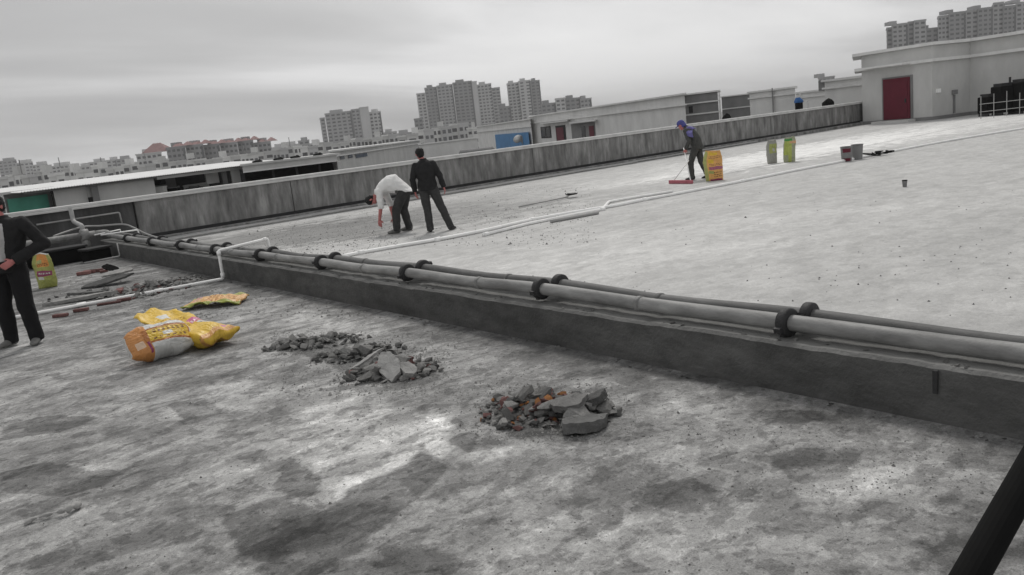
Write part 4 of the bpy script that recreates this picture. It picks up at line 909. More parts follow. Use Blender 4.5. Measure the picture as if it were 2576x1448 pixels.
slab('angular slab lump in the middle rubble heap, right of the tilted slab', 1030, 950, 0.10, 0.06, 0.05, (rad(15), rad(20), CA-0.6), m_chunk, 26, 0.06)
slab('dark curled membrane sheet lying left of the white pipe rubble', 275, 718, 0.42, 0.16, 0.03, (rad(10), rad(-8), CA+0.25), m_chunkd, 27, 0.08)
slab('grey cement sheet on top of the dark curled membrane', 300, 710, 0.34, 0.12, 0.03, (rad(14), rad(-4), CA+0.25), m_chunk, 28, 0.17)
slab('dark pointed membrane piece standing behind the grey cement sheet', 285, 703, 0.16, 0.10, 0.02, (rad(40), rad(25), CA+0.6), m_black, 29, 0.2)
slab('long grey cement strip lying near the man in open jacket', 205, 757, 0.62, 0.09, 0.05, (0, rad(-2), CA+0.28), m_chunk, 30, 0.04)
slab('narrow grey cement strip beyond the long strip', 225, 742, 0.4, 0.06, 0.04, (0, rad(3), CA+0.12), m_chunkd, 31, 0.03)
r = random.Random(40)
bk = MB().box(-0.12, 0.12, -0.055, 0.055, 0, 0.055).mesh('brick'); bk.materials.append(m_brick)
for k, (px, py, a, lab) in enumerate(((212, 692, 0.2, 'orange red brick lying at the left end of the brick row'), (228, 688, 0.0, 'red brick in the middle of the brick row'), (243, 686, 0.1, 'red brick standing right of the row middle'), (262, 686, 0.5, 'small red brick at the right end of the brick row'))):
    p = gnd(px, py); o = link('brick', bk); o.location = (p.x, p.y, 0.004); o.rotation_euler = (0, 0, CA+a); o.scale = (1, 1, 1.1) if k < 3 else (0.6, 0.8, 0.8); mods(o, 0.006, 1); tag(o, lab, 'brick', 'bricks left of the ledge')
for k, (px, py) in enumerate(((153, 800), (205, 786), (275, 768), (313, 760))):
    p = gnd(px, py-2); o = link('brick', bk); o.location = (p.x, p.y, 0.004); o.rotation_euler = (0, 0, CA+0.15*k); o.scale = (0.8, 0.7, 0.7) if k != 2 else (1.3, 0.6, 0.5); mods(o, 0.006, 1)
    tag(o, ('broken red brick nearest the leg of the man in open jacket, by the white pipe', 'broken red brick behind the white pipe, second from the man', 'longer red brick behind the white pipe, third from the man', 'broken red brick behind the white pipe, farthest from the man')[k], 'brick', 'bricks along the white pipe')
grit('grit', 'powdery cement crumbs around the rubble heaps', [(680, 920, 835, 895), (840, 1120, 875, 995), (1190, 1540, 965, 1110), (700, 1150, 840, 1000)], 2600, 0.006, 0.026, m_chunk, 54)
# a twist of pale plastic rag at the bottom left
p = gnd(175, 1281); pts = [gnd(60, 1318, 0.012), gnd(95, 1303, .02), gnd(140, 1290, .025), gnd(165, 1283, .035), gnd(185, 1275, .03), gnd(200, 1268, .02)]
o = MB().tube(bez(pts, 6), [0.004+0.010*abs(math.sin(i*0.55))+0.006*(i > 18) for i in range(31)], 9).obj('rag', m_slab, None, True); dsp(o, 0.03, 0.04); tag(o, 'twisted pale rag lying at the bottom left of the deck', 'rag')
# loose grit
grit('grit', 'loose cement grit strewn over the lower deck', [(0, 2500, 950, 1448), (0, 1700, 800, 1100), (650, 1600, 840, 1120), (1700, 2500, 1000, 1250), (640, 1100, 820, 980), (1150, 1600, 960, 1120)], 3200, 0.004, 0.014, m_chunk, 50)
grit('grit', 'coarser grit on the littered far end of the lower deck', [(100, 560, 660, 800), (480, 1000, 720, 800)], 900, 0.01, 0.04, m_chunk, 51)
grit('grit', 'chipped cement bits where the workers break up the upper deck', [(700, 1500, 520, 620), (620, 1000, 560, 640), (900, 1500, 470, 560)], 2600, 0.012, 0.036, m_chunk, 52)
grit('grit', 'sparse grit on the clean upper deck', [(1300, 2570, 480, 800)], 160, 0.01, 0.03, m_chunkd, 53)

# ================================================================== ROOF HOUSES BEYOND
class House:
    def __init__(s, name, label, m, xL, yL, DL, xR, yR, DR=None, depth=6.0, z0=-4.0, cat='roof house', ztop=None, wall=None):
        pL = at_d(xL, yL, DL)
        if DR is None: DR = DL*(horizon(xL)-yL)/(horizon(xR)-yR)
        pR = at_d(xR, yR, DR); s.z1 = pL.z if ztop is None else ztop
        s.L, s.R = V(pL.x, pL.y, 0), V(pR.x, pR.y, 0); s.u = (s.R-s.L).normalized(); s.n = V(-s.u.y, s.u.x, 0)
        if s.n.dot(V(FWD[0], FWD[1], 0)) < 0: s.n = -s.n
        s.w = (s.R-s.L).length; s.z0 = z0; s.t = thing(name, label, cat, (s.L.x, s.L.y, z0), math.atan2(s.u.y, s.u.x)); s.d = depth
        kL, kR = s.L.dot(s.u)/s.L.dot(s.n), s.R.dot(s.u)/s.R.dot(s.n); s.k = min(max(0.0, kL), kR)
        s.flip = 1 if V(-s.u.y, s.u.x, 0).dot(s.n) > 0 else -1
        if wall: s.box('back_wall', m, 0, s.w, wall[0], wall[1], z0, s.z1-0.06)
        else: s.box('wall', m, 0, s.w, 0, depth, z0, s.z1)
    def box(s, name, m, u0, u1, d0, d1, z0, z1, parent=None):
        f = s.flip; k = s.k; return MB().prism([(u0+k*d0, d0*f), (u1+k*d0, d0*f), (u1+k*d1, d1*f), (u0+k*d1, d1*f)], z0-s.z0, z1-s.z0).obj(name, m, parent or s.t)
    def uz(s, x, y):
        d = ray(x, y); o = V(0, 0, EYE); dv = V(*d); t = (s.L-o).dot(s.n)/dv.dot(s.n); p = o+dv*t; return (p-s.L).dot(s.u), p.z
    def rect(s, name, m, x0, x1, y0, y1, d0=-0.05, d1=0.04, parent=None):
        xm, ym = (x0+x1)/2, (y0+y1)/2
        u0, u1 = s.uz(x0, ym)[0], s.uz(x1, ym)[0]; z0, z1 = s.uz(xm, y1)[1], s.uz(xm, y0)[1]
        return s.box(name, m, u0, u1, d0, d1, z0, z1, parent)
    def cornice(s, drop=0.55, out=0.22, m=None):
        m = m or m_trim
        s.box('cornice', m, -out, s.w+out, -out, s.d+0.1, s.z1, s.z1+0.13)
        s.box('cornice', m, -out*0.8, s.w+out*0.8, -out*0.8, -0.01, s.z1-drop-0.11, s.z1-drop)
# H1: long house with doors
h = House('roof_house', 'long pale roof house with two red doors behind the parapet', m_wallp, 1334, 295, 102, 1722, 238, 65, 7)
h.cornice(0.72, 0.3)
wn = h.rect('window', m_dark, 1361, 1386, 319, 348, -0.06, 0.05)
h.rect('pane', m_glass, 1362.5, 1372.5, 321, 346, -0.09, -0.065, wn); h.rect('pane', m_glass, 1374.5, 1384.5, 321, 346, -0.09, -0.065, wn)
h.rect('canopy', m_trim, 1364, 1432, 306, 309, -0.9, -0.01)
h.rect('door_recess', m_dark, 1399, 1424, 316, 364, -0.03, 0.03); h.rect('door', m_red, 1401, 1419, 321, 366, -0.10, -0.04)
h.rect('canopy', m_trim, 1437, 1501, 305, 308, -0.9, -0.01); h.rect('door_recess', m_walld, 1438, 1498, 310, 356, -0.03, 0.03)
h.rect('window', m_glass, 1463, 1473, 318, 352, -0.07, -0.035); h.rect('door', m_red, 1483, 1495, 317, 356, -0.10, -0.035)
# H0 with blue panel
h = House('roof_house', 'lower pale roof house with the blue panel on its wall', m_wallp, 1199, 321, 140, 1333, 301, 100, 7)
h.cornice(0.75, 0.3)
bl = h.rect('blue_panel', m_blue, 1248, 1332, 336, 382, -0.3, -0.02)
ds = thing('dish', 'pale round dish mounted in front of the blue panel', 'dish', tuple(at_d(1303, 350, 104)), VIEW_RZ)
MB().loft([((0, 0, 0), (0.62, 0, 0.1), (0, 0, 0.5)), ((0.1, 0.25, 0), (0.4, 0, 0), (0, 0, 0.3)), ((0.15, 0.35, 0), (0.1, 0, 0), (0, 0, 0.08))], 16).obj('bowl', m_trim, ds, True)
MB().box(0.35, 0.95, -0.3, 0.0, -0.6, 0.3).obj('mount_box', m_walld, ds); MB().box(0.5, 0.6, -0.05, 0.05, -2.4, -0.6).obj('mast', m_walld, ds)
# low neighbour wall and its tank
h = House('neighbour_parapet', 'low pale parapet of the next roof left of the blue panel', m_wallp, 1054, 366, 80, 1201, 349, 82, 0.5, -4, 'parapet'); h.box('coping', m_trim, -0.1, h.w+0.1, -0.12, 0.6, h.z1, h.z1+0.12)
p = at_d(1200, 385, 70)
tk = thing('water_tank', 'grey round tank lying behind the parapet left of the blue panel', 'tank', (p.x, p.y, p.z-0.6), VIEW_RZ)
MB().loft([((-1.55, 0, 0.5), (0, 0.2, 0), (0, 0, 0.25)), ((-1.4, 0, 0.5), (0, 0.5, 0), (0, 0, 0.48)), ((1.4, 0, 0.5), (0, 0.5, 0), (0, 0, 0.48)), ((1.55, 0, 0.5), (0, 0.2, 0), (0, 0, 0.25))], 18).obj('shell', m_walld, tk, True)
for x in (-0.9, 0.9): MB().box(x-0.1, x+0.1, -0.45, 0.45, -4, 0.1).obj('saddle', m_walld, tk)
# long receding facade, middle left
h = House('roof_house', 'low grey roof house with small dark windows behind the bending man', m_wallg, 829, 384, 62, 1056, 354.5, 105, 6); h.cornice(0.28, 0.25)
for x0, x1, y0, y1 in ((856, 867, 391, 401), (876, 887, 388, 398), (895, 924, 387, 396)): h.rect('window', m_glass, x0, x1, y0, y1, -0.06, -0.01)
# H2
h = House('roof_house', 'grey block with pale bands and a white downpipe right of the long house', m_walld, 1721, 241, 72, 1805, 231, 71, 6); h.cornice(0.70, 0.25)
h.box('band', m_trim, -0.05, h.w+0.05, -0.1, -0.01, h.z1-1.75, h.z1-1.63); dp = h.box('downpipe', m_trim, h.w+0.05, h.w+0.2, -0.15, 0.0, h.z0, h.z1-0.1); h.rect('window', m_dark, 1733, 1743, 268, 285, -0.06, -0.01)
h = House('roof_house', 'small dull block between the banded block and the pale low house', m_walld, 1815, 246, 78, 1888, 239, 77, 6); h.box('cornice', m_trim, -0.1, h.w+0.1, -0.15, 5, h.z1, h.z1+0.1); h.box('band', m_trim, 0, h.w, -0.1, -0.01, h.z1-1.15, h.z1-1.05)
h = House('roof_house', 'pale low house behind the far end of the parapet', m_wallp, 1885, 235.5, 66, 2000, 224, 63, 6); h.cornice(0.35, 0.2); h.rect('pole', m_walld, 1942.5, 1945.5, 222, 285, -0.2, -0.1)
h = House('roof_house', 'lowest pale house between the blue drum and the corner block', m_wallp, 2002, 237, 62, 2078, 228, 60, 6); h.cornice(0.25, 0.15)
h = House('roof_house', 'pale corner block joining the big right building', m_wallp, 2074, 207, 50, 2170, 195.5, 49, 6); h.cornice(0.33, 0.2); h.box('side_fin', m_walld, -0.35, -0.02, 0.0, 1.0, h.z1-0.5, h.z1+0.1)
def hump(label, px, py, D, w_, hh, m):
    p = at_d(px, py, D); t = thing('tarpaulin_heap', label, 'heap', (p.x, p.y, p.z), VIEW_RZ)
    q = MB(); q.loft([((0, 0, -1.2), (w_, 0, 0), (0, w_, 0)), ((0, 0, 0), (w_*0.95, 0, 0), (0, w_, 0)), ((0.1*w_, 0, hh*0.6), (w_*0.6, 0, 0), (0, w_*0.6, 0)), ((0.05*w_, 0, hh), (w_*0.12, 0, 0), (0, w_*0.12, 0))], 12); o = q.obj('cover', m, t, True); dsp(o, 0.1, 0.3)
hump('dark peaked heap behind the parapet by the white downpipe', 1828, 296, 55, 0.3, 0.3, m_black)
hump('dark peaked heap behind the parapet near the blue drum', 2083, 259, 46, 0.32, 0.25, m_black)
p = at_d(2010, 270, 48); dr = thing('blue_drum', 'small dark drum with a blue lid behind the parapet', 'drum', (p.x, p.y, p.z-0.5), VIEW_RZ)
MB().loft([((0, 0, -3), (0.2, 0, 0), (0, 0.2, 0)), ((0, 0, 0.75), (0.22, 0, 0), (0, 0.22, 0))], 14).obj('drum_body', m_black, dr); MB().loft([((0, 0, 0.75), (0.26, 0, 0), (0, 0.26, 0)), ((0, 0, 0.86), (0.26, 0, 0), (0, 0.26, 0)), ((-0.05, 0, 1.05), (0.12, 0, 0), (0, 0.12, 0))], 14).obj('lid', m_bluep, dr)
for px, y0, y1, lab in ((2030, 254, 276, 'short white post behind the parapet right of the blue drum'), (2012, 234, 272, 'thin white post rising beside the blue drum')):
    a, b_ = at_d(px+2, y1, 50), at_d(px, y0, 50); tag(MB().tube([a-V(0, 0, 2), V(a.x, a.y, b_.z)], 0.06, 8).obj('post', m_trim), lab, 'post')

# sheds on the left
sh = House('metal_shed', 'long open shed with white sheet roof beyond the parapet on the left', m_dark, 60, 484, 34, 730, 402, 46, 5, -3, 'shed', wall=(4.5, 4.7))
mb = MB(); nr = 120
for k in range(nr):    # ribbed sheet roof
    xa = -0.3+(sh.w+0.3)*k/nr; xb = -0.3+(sh.w+0.3)*(k+1)/nr; xm = (xa+xb)/2; r_ = 0.03; f_ = sh.flip; zf = sh.z1-sh.z0
    mb.add([(xa, -0.3*f_, zf), (xm, -0.3*f_, zf+r_), (xb, -0.3*f_, zf), (xb, 5*f_, zf+0.22), (xm, 5*f_, zf+0.22+r_), (xa, 5*f_, zf+0.22)], [(0, 1, 4, 5), (1, 2, 3, 4)])
o = mb.obj('roof_sheet', m_white, sh.t); so_ = o.modifiers.new('solid', 'SOLIDIFY'); so_.thickness = 0.02; so_.offset = -1
ztop_ = sh.z1-0.04
def sbox(name, m, px0, px1, zt, zb, d0, d1):
    ya = horizon(px0)+45; yb = horizon(px1)+45
    return sh.box(name, m, sh.uz(px0, ya)[0], sh.uz(px1, yb)[0], d0, d1, zb, zt)
sbox('fascia', m_walld, 64, 398, ztop_, ztop_-0.06, 0.0, 0.1); sbox('fascia', m_wallg, 398.5, 725, ztop_, ztop_-0.14, 0.0, 0.1)
sbox('wall', m_wallp, 138, 221, ztop_-0.07, -3, 0.5, 0.7); sbox('post', m_walld, 232, 249, ztop_-0.07, -3, 0.15, 0.4); sbox('door', m_dark, 221.5, 236, ztop_-0.55, -3, 0.45, 0.55); sbox('wall', m_wallp, 221.5, 236, ztop_-0.08, ztop_-0.54, 0.46, 0.6)
sbox('wall', m_wallg, 249.5, 392, ztop_-0.07, -3, 0.3, 0.5); sbox('inner_wall', m_walld, 393, 470, ztop_-0.15, -3, 3.0, 3.2); sbox('inner_wall', m_wallg, 478, 545, ztop_-0.62, -3, 2.0, 2.2); sbox('wall', m_wallp, 530, 562, ztop_-0.16, ztop_-0.7, 1.0, 1.2); sbox('post', m_walld, 563, 574, ztop_-0.15, -3, 0.2, 0.4); sbox('wall', m_wallp, 586, 607, ztop_-0.15, -3, 0.2, 0.4)
c_ = lambda px, dy, d: (lambda uz: sh.t.matrix_basis)(0)
def in_shed(px, py, d):
    u, z = sh.uz(px, py); p = sh.L+sh.u*u+sh.n*d; return V(p.x, p.y, z)
p = in_shed(427, 485, 0.9); bx0 = thing('white_crate', 'white box standing in the dark bay of the long shed', 'box', p, VIEW_RZ); MB().box(-0.28, 0.28, 0, 0.4, -1.5, 0.27).obj('box_body', m_trim, bx0); MB().box(-0.31, 0.31, -0.03, 0.43, 0.272, 0.32).obj('lid', m_trim, bx0)
for k, (px, py, w_, hh) in enumerate(((470, 482, 0.8, 0.2), (522, 478, 0.7, 0.16), (433, 464, 0.4, 0.28))):
    p = in_shed(px, py, 1.2); t = thing('machine', ('low dark machine in the shed bay right of the white box', 'flat dark machine at the right of the shed bay', 'dark machine hanging high in the shed bay')[k], 'machine', p, VIEW_RZ); mods(MB().box(-w_/2, w_/2, 0, 0.6, -2 if k < 2 else 0, hh).obj('casing', m_black, t), 0.03); MB().box(-w_*0.3, w_*0.3, 0.1, 0.5, hh+0.002, hh+0.08).obj('top_cover', m_walld, t)
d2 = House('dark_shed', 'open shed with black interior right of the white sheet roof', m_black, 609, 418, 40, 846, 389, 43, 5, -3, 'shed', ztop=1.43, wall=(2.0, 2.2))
zt = 1.43
d2.box('roof_slab', m_wallg, -0.1, d2.w+0.2, -0.15, 5, zt, zt+0.1); d2.box('fascia', m_wallg, 0, d2.w, -0.05, 0.1, 1.15, zt-0.002); d2.box('lintel', m_trim, 0, d2.w, -0.12, -0.052, 1.11, 1.17)
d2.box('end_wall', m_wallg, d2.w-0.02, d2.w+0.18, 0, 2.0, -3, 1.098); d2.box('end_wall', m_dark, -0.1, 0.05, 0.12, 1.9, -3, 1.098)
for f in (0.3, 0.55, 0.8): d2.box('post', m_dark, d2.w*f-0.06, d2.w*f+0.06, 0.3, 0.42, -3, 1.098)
for k, px in enumerate((688, 706, 735, 790)):
    u_ = d2.w*(0.2, 0.42, 0.6, 0.85)[k]; p = d2.L+d2.u*u_+d2.n*0.6; t = thing('roof_litter', ('leftmost dark lump on the dark shed roof', 'dark lump second from the left on the dark shed roof', 'dark lump in the middle of the dark shed roof', 'rightmost dark lump on the dark shed roof')[k], 'lump', (p.x, p.y, zt+0.1)); q = MB(); q.ell((0, 0, 0.04), (0.28, 0.2, 0.07)); q.ell((0.12, 0, 0.06), (0.1, 0.1, 0.08)); q.obj('lump_body', m_black, t)
# green-panelled hut
gh = House('green_hut', 'small hut with a green panel at the far left beyond the parapet', m_walld, 8, 491, 34, 128, 491, 36, 3, -3, 'hut'); gh.box('roof_slab', m_wallg, -0.2, gh.w+0.2, -0.25, 3.2, gh.z1, gh.z1+0.1)
gh.rect('green_panel', m_green, 20, 124, 495, 535, -0.08, -0.01)
gr = thing('slatted_grille', 'pale slatted grille between the green hut and the shed', 'grille', tuple(at_d(142, 500, 38)), VIEW_RZ)
for k in range(6): MB().box(-0.26+k*0.1, -0.21+k*0.1, -0.02, 0.02, -1.5, 0.26).obj('slat', m_trim, gr)
MB().box(-0.3, 0.36, 0.03, 0.06, 0.2, 0.27).obj('rail', m_walld, gr); MB().box(-0.3, 0.36, 0.03, 0.06, -0.35, -0.28).obj('rail', m_walld, gr)

# big building on the right
pts_px = [(2168, 143.7, 42.0), (2244, 128.7, 40.4), (2344, 110, 38.6), (2440, 105, 39.4), (2580, 80.5, 37.2), (2760, 55, 35.0)]
rb = thing('stair_building', 'big pale building with pale cornices and a red door at the right', 'building', (0, 0, 0))
plan = [at_d(x, y+60, D) for x, y, D in pts_px]; RT = 3.42
def shrink(plan, out):
    o = []
    for i, p in enumerate(plan):
        a = plan[max(i-1, 0)]; b_ = plan[min(i+1, len(plan)-1)]; d = V(b_.x-a.x, b_.y-a.y, 0).normalized(); n = V(d.y, -d.x, 0)
        if n.dot(V(FWD[0], FWD[1], 0)) > 0: n = -n
        e = -d*out if i == 0 else V(0, 0, 0)
        o.append(V(p.x, p.y, 0)+n*out+e)
    return o
def ribbon(name, m, out, z0, z1, back=6.0, parent=rb):
    f = shrink(plan, out); bk_ = V(plan[0].x, plan[0].y, 0).normalized()*back
    pts = [(p.x, p.y) for p in f]+[(p.x+bk_.x, p.y+bk_.y) for p in f[::-1]]
    return MB().prism(pts, z0, z1).obj(name, m, parent)
ribbon('wall', m_wallg, 0.0, -0.02, RT-0.01); ribbon('cornice', m_trim, 0.30, RT, RT+0.14); ribbon('cornice', m_trim, 0.24, RT-0.74, RT-0.60); ribbon('plinth', m_walld, 0.10, -0.015, 0.16); 
def on_face(px, py, i):
    a, b_ = plan[i], plan[i+1]; u = V(b_.x-a.x, b_.y-a.y, 0).normalized(); n = V(-u.y, u.x, 0); d = V(*ray(px, py)); t = V(a.x, a.y, -EYE).dot(n)/d.dot(n) if False else (V(a.x, a.y, 0)).dot(n)/V(d.x, d.y, 0).dot(n); return V(0, 0, EYE)+d*t, u, n
def face_box(name, m, x0, x1, y0, y1, i, out0, out1, parent=rb):
    xm, ym = (x0+x1)/2, (y0+y1)/2; a, u, n = on_face(x0, ym, i); b_, _, _ = on_face(x1, ym, i); zt = on_face(xm, y0, i)[0].z; zb = on_face(xm, y1, i)[0].z
    if n.dot(V(FWD[0], FWD[1], 0)) > 0: n = -n
    P = [a+n*out0, b_+n*out0, b_+n*out1, a+n*out1]; return MB().prism([(p.x, p.y) for p in P], zb, zt).obj(name, m, parent)
face_box('door_frame', m_walld, 2221, 2297, 193, 304, 1, 0.0, 0.06)
dr_ = face_box('door', m_red, 2226, 2292, 197, 300, 1, 0.062, 0.13); face_box('door_panel', m_red, 2231, 2287, 204, 244, 1, 0.131, 0.15, dr_); face_box('door_panel', m_red, 2231, 2287, 262, 295, 1, 0.131, 0.15, dr_); face_box('handle', m_iron, 2281, 2284, 248, 258, 1, 0.132, 0.18, dr_); face_box('doorstep', m_wallg, 2214, 2306, 302, 310, 1, 0.0, 0.7)
face_box('canopy', m_trim, 2186, 2296, 163.5, 168, 1, 0.0, 0.75)
face_box('wall_lamp', m_white, 2354, 2362, 224, 234, 2, 0.0, 0.12)
face_box('meter_box', m_walld, 2394, 2403, 227, 238, 2, 0.0, 0.15); face_box('wall_pipe', m_walld, 2397, 2400, 240, 285, 2, 0.0, 0.08)
# dark tanks and white railing at the far right
for k, (px, D, w_, hh, lab) in enumerate(((2492, 36.5, 0.75, 0.85, 'low black tank left of the white railing by the right building'), (2530, 36.0, 0.9, 1.25, 'black tank standing behind the white railing posts'), (2590, 35.5, 1.3, 1.35, 'large black tank at the right picture edge behind the railing'))):
    p = at_d(px, 262, D); t = thing('black_tank', lab, 'tank', (p.x, p.y, 0), VIEW_RZ)
    mods(MB().box(-w_/2, w_/2, -0.4, 0.4, 0.12, hh).obj('casing', m_black, t), 0.05, 2); MB().box(-w_/2+0.08, w_/2-0.08, -0.3, 0.3, hh+0.001, hh+0.12).obj('top_cover', m_dark, t)
    for x in (-1, 1): MB().box(x*w_*0.4-0.04, x*w_*0.4+0.04, -0.35, 0.35, 0, 0.119).obj('leg', m_iron, t)
    MB().tube([(w_*0.2, 0, hh+0.1), (w_*0.2, 0, hh+0.35)], 0.05, 8).obj('pipe_stub', m_iron, t)
rl = thing('railing', 'thin pale railing in front of the black tanks at the right', 'railing', tuple(at_d(2500, 280, 34.6).xy)+(0,), VIEW_RZ)
for x in (-0.55, 0.0, 0.55, 1.1, 1.7, 2.3): MB().tube([(x, 0, 0), (x, 0, 1.0+0.12*math.sin(x*5))], 0.015, 8).obj('post', m_greyp, rl)
MB().tube([(-0.6, 0, 0.62), (2.4, 0, 0.62)], 0.012, 8).obj('rail', m_greyp, rl); MB().tube([(-0.6, 0, 0.3), (2.4, 0, 0.3)], 0.012, 8).obj('rail', m_greyp, rl)

# ================================================================== THE CITY
ZC = -26.0
m_tw = [mat('tower_grey', (0.34, 0.34, 0.345), 0.9, 0.1, 0.05), mat('tower_pale', (0.5, 0.5, 0.5), 0.9, 0.1, 0.05), mat('tower_dark', (0.25, 0.25, 0.255), 0.9, 0.1, 0.05), mat('low_white', (0.62, 0.62, 0.61), 0.9, 0.12, 0.06, rnd=0.22)]
m_tg = mat('tower_window', (0.06, 0.062, 0.066), 0.5, 0.0, rnd=0.5, spec=0.4)
m_tile = mat('red_roof_tile', (0.27, 0.155, 0.15), 0.9, 0.2, 0.4)
WIN = MB().box(-0.5, 0.5, -0.5, 0.5, 0, 1).mesh('window'); WIN.materials.append(m_tg)
m_balc = mat('balcony_white', (0.55, 0.55, 0.55), 0.9, 0.05, 0.1)
BAL = MB().box(-0.5, 0.5, -0.5, 0.5, 0, 1).mesh('balcony'); BAL.materials.append(m_balc)
def tower(name, label, cat, segs, D, depth, group=None, floor=3.3, wz=1.5, zlow=None, cap=300, off=0.9):
    """segs: (x0, x1, ytop, material, columns, setback, balconies)"""
    c = at_d((segs[0][0]+segs[-1][1])/2, 330, D); t = thing(name, label, cat, (c.x, c.y, ZC), VIEW_RZ, group); Mi = (Matrix.Translation((c.x, c.y, ZC)) @ Matrix.Rotation(VIEW_RZ, 4, 'Z')).inverted(); cnt = 0
    for (x0, x1, yt, m, cols, sb, bal) in segs:
        xm = (x0+x1)/2; hm = (yt+horizon(xm))/2
        a, b_ = Mi @ at_d(x0, hm, D+sb), Mi @ at_d(x1, hm, D+sb); zt = at_d(xm, yt, D+sb).z; 
        k_ = min(max(0.0, (x0-CX)/FL), (x1-CX)/FL)*depth
        MB().prism([(a.x, sb), (b_.x, sb), (b_.x+k_, sb+depth), (a.x+k_, sb+depth)], 0, zt-ZC).obj('wall', m, t)
        MB().prism([(a.x-0.3, sb-0.3), (b_.x+0.3, sb-0.3), (b_.x+0.3+k_, sb+depth+0.3), (a.x-0.3+k_, sb+depth+0.3)], zt-ZC, zt-ZC+0.8).obj('roof_slab', m, t)
        if cols >= 2 and b_.x-a.x > 9:
            hw = (b_.x-a.x)*0.22; hc = a.x+(b_.x-a.x)*(0.35+0.3*((x0*7) % 1.0)); MB().box(hc-hw, hc+hw, sb+depth*0.3, sb+depth*0.7, zt-ZC+0.8, zt-ZC+0.8+(2.6 if D > 500 else 1.6)).obj('roof_hut', m, t)
            if D > 500 and zt > 12: MB().box(b_.x-1.6, b_.x-0.2, sb-0.12, sb-0.02, 0, zt-ZC-0.5).obj('shaft_strip', m_tg, t)
        zl = (zlow if zlow is not None else -2.0)
        rows = int((zt-0.6-zl)/floor); W = b_.x-a.x
        for r_ in range(rows):
            z = zt-ZC-off-wz-r_*floor
            for k in range(cols):
                if cnt >= cap: break
                o = link('window', WIN, None, t); o.location = (a.x+W*(k+0.5)/cols, sb, z); o.scale = (min(W/cols*0.62, 3.2), 0.25, wz); cnt += 1
            if bal and cnt < cap:
                o = link('balcony', BAL, None, t); o.location = (a.x+W*0.5, sb-0.5, z-0.9); o.scale = (W*0.96, 1.0, 0.75)
    return t
tower('apartment_tower', 'widest high apartment block in the middle of the skyline', 'tower', [(1055, 1076, 236, m_tw[1], 2, 10, 0), (1076, 1106, 221, m_tw[2], 3, 4, 0), (1106, 1146, 215, m_tw[0], 4, 0, 0), (1146, 1194, 207, m_tw[2], 4, 3, 0), (1194, 1206, 206, m_tw[1], 0, -1, 0), (1206, 1242, 213, m_tw[1], 4, 2, 1), (1242, 1263, 222, m_tw[0], 2, 8, 1)], 860, 22)
tower('apartment_tower', 'slim pale high block right of the widest tower', 'tower', [(1281, 1310, 210, m_tw[1], 3, 4, 1), (1310, 1340, 204, m_tw[1], 2, 0, 0), (1340, 1363, 204, m_tw[2], 2, 6, 0)], 880, 20)
tower('apartment_block', 'mid-rise block right of the slim pale tower', 'building', [(1364, 1400, 262, m_tw[2], 3, 4, 0), (1400, 1424, 249, m_tw[1], 2, 0, 0), (1424, 1462, 249, m_tw[2], 3, 3, 0), (1462, 1490, 250, m_tw[0], 3, 0, 0)], 700, 20)
tower('apartment_block', 'low block between the slim pale tower and the widest tower', 'building', [(1258, 1288, 270, m_tw[2], 3, 0, 0)], 720, 20)
tower('apartment_tower', 'broad grey tower standing apart left of the highest blocks', 'tower', [(811, 823, 298, m_tw[0], 1, 2, 0), (823, 890, 284, m_tw[0], 5, 0, 0), (890, 910, 276, m_tw[0], 2, 1, 0), (910, 933, 271, m_tw[1], 0, 0, 0), (933, 963, 283, m_tw[1], 3, 4, 0)], 780, 24)
tower('apartment_tower', 'tower with stepped top above the big building, left one at the right', 'tower', [(2232, 2246, 72, m_tw[2], 1, 3, 0), (2246, 2285, 62, m_tw[0], 3, 0, 0), (2285, 2300, 57, m_tw[2], 1, 3, 0), (2300, 2330, 53, m_tw[0], 2, 0, 0), (2330, 2362, 73, m_tw[2], 2, 6, 0)], 620, 22, zlow=20)
tower('apartment_tower', 'widest tower above the big building at the right picture edge', 'tower', [(2360, 2388, 42, m_tw[0], 3, 2, 0), (2388, 2430, 33, m_tw[2], 3, 0, 0), (2430, 2460, 28, m_tw[0], 2, 3, 0), (2460, 2498, 22, m_tw[2], 3, 0, 0), (2498, 2524, 9, m_tw[0], 2, 2, 0), (2524, 2556, 17, m_tw[2], 3, 0, 0), (2556, 2600, 7, m_tw[0], 3, 4, 0)], 620, 24, zlow=20)
t = tower('round_block', 'small dark rounded block at the foot of the widest tower', 'building', [(1045, 1066, 300, m_tw[2], 2, 0, 0)], 700, 15)
# red roofed row
def hipped(label, x0, x1, yt, D, cols, roofm, depth=14, rh=3.0, m=None, group='red roofed blocks', small=True):
    t = tower('red_roofed_block', label, 'building', [(x0, x1, yt, m or m_tw[1], cols, 0, 0)], D, depth, group, zlow=-6, cap=60)
    c = at_d((x0+x1)/2, 330, D); a = at_d(x0, horizon(x0), D); b_ = at_d(x1, horizon(x1), D); W = (b_-a).length; zt = at_d((x0+x1)/2, yt, D).z-ZC+0.8
    for dx in ((-0.25, 0.25) if small else (0,)):
        w_ = W*(0.18 if small else 0.5)
        mb = MB(); mb.v = [(dx*W-w_, 0, zt), (dx*W+w_, 0, zt), (dx*W+w_, depth, zt), (dx*W-w_, depth, zt), (dx*W-w_*0.3, depth*0.4, zt+rh), (dx*W+w_*0.3, depth*0.4, zt+rh)]
        mb.f = [(0, 1, 5, 4), (1, 2, 5), (2, 3, 4, 5), (3, 0, 4), (3, 2, 1, 0)]; mb.obj('roof', roofm, t)
    return t
hipped('single block with a big red hipped roof at the left end of the red roofs', 345, 410, 388, 520, 5, m_tile, 16, 5.5, m_tw[1], 'red roofed blocks', False)
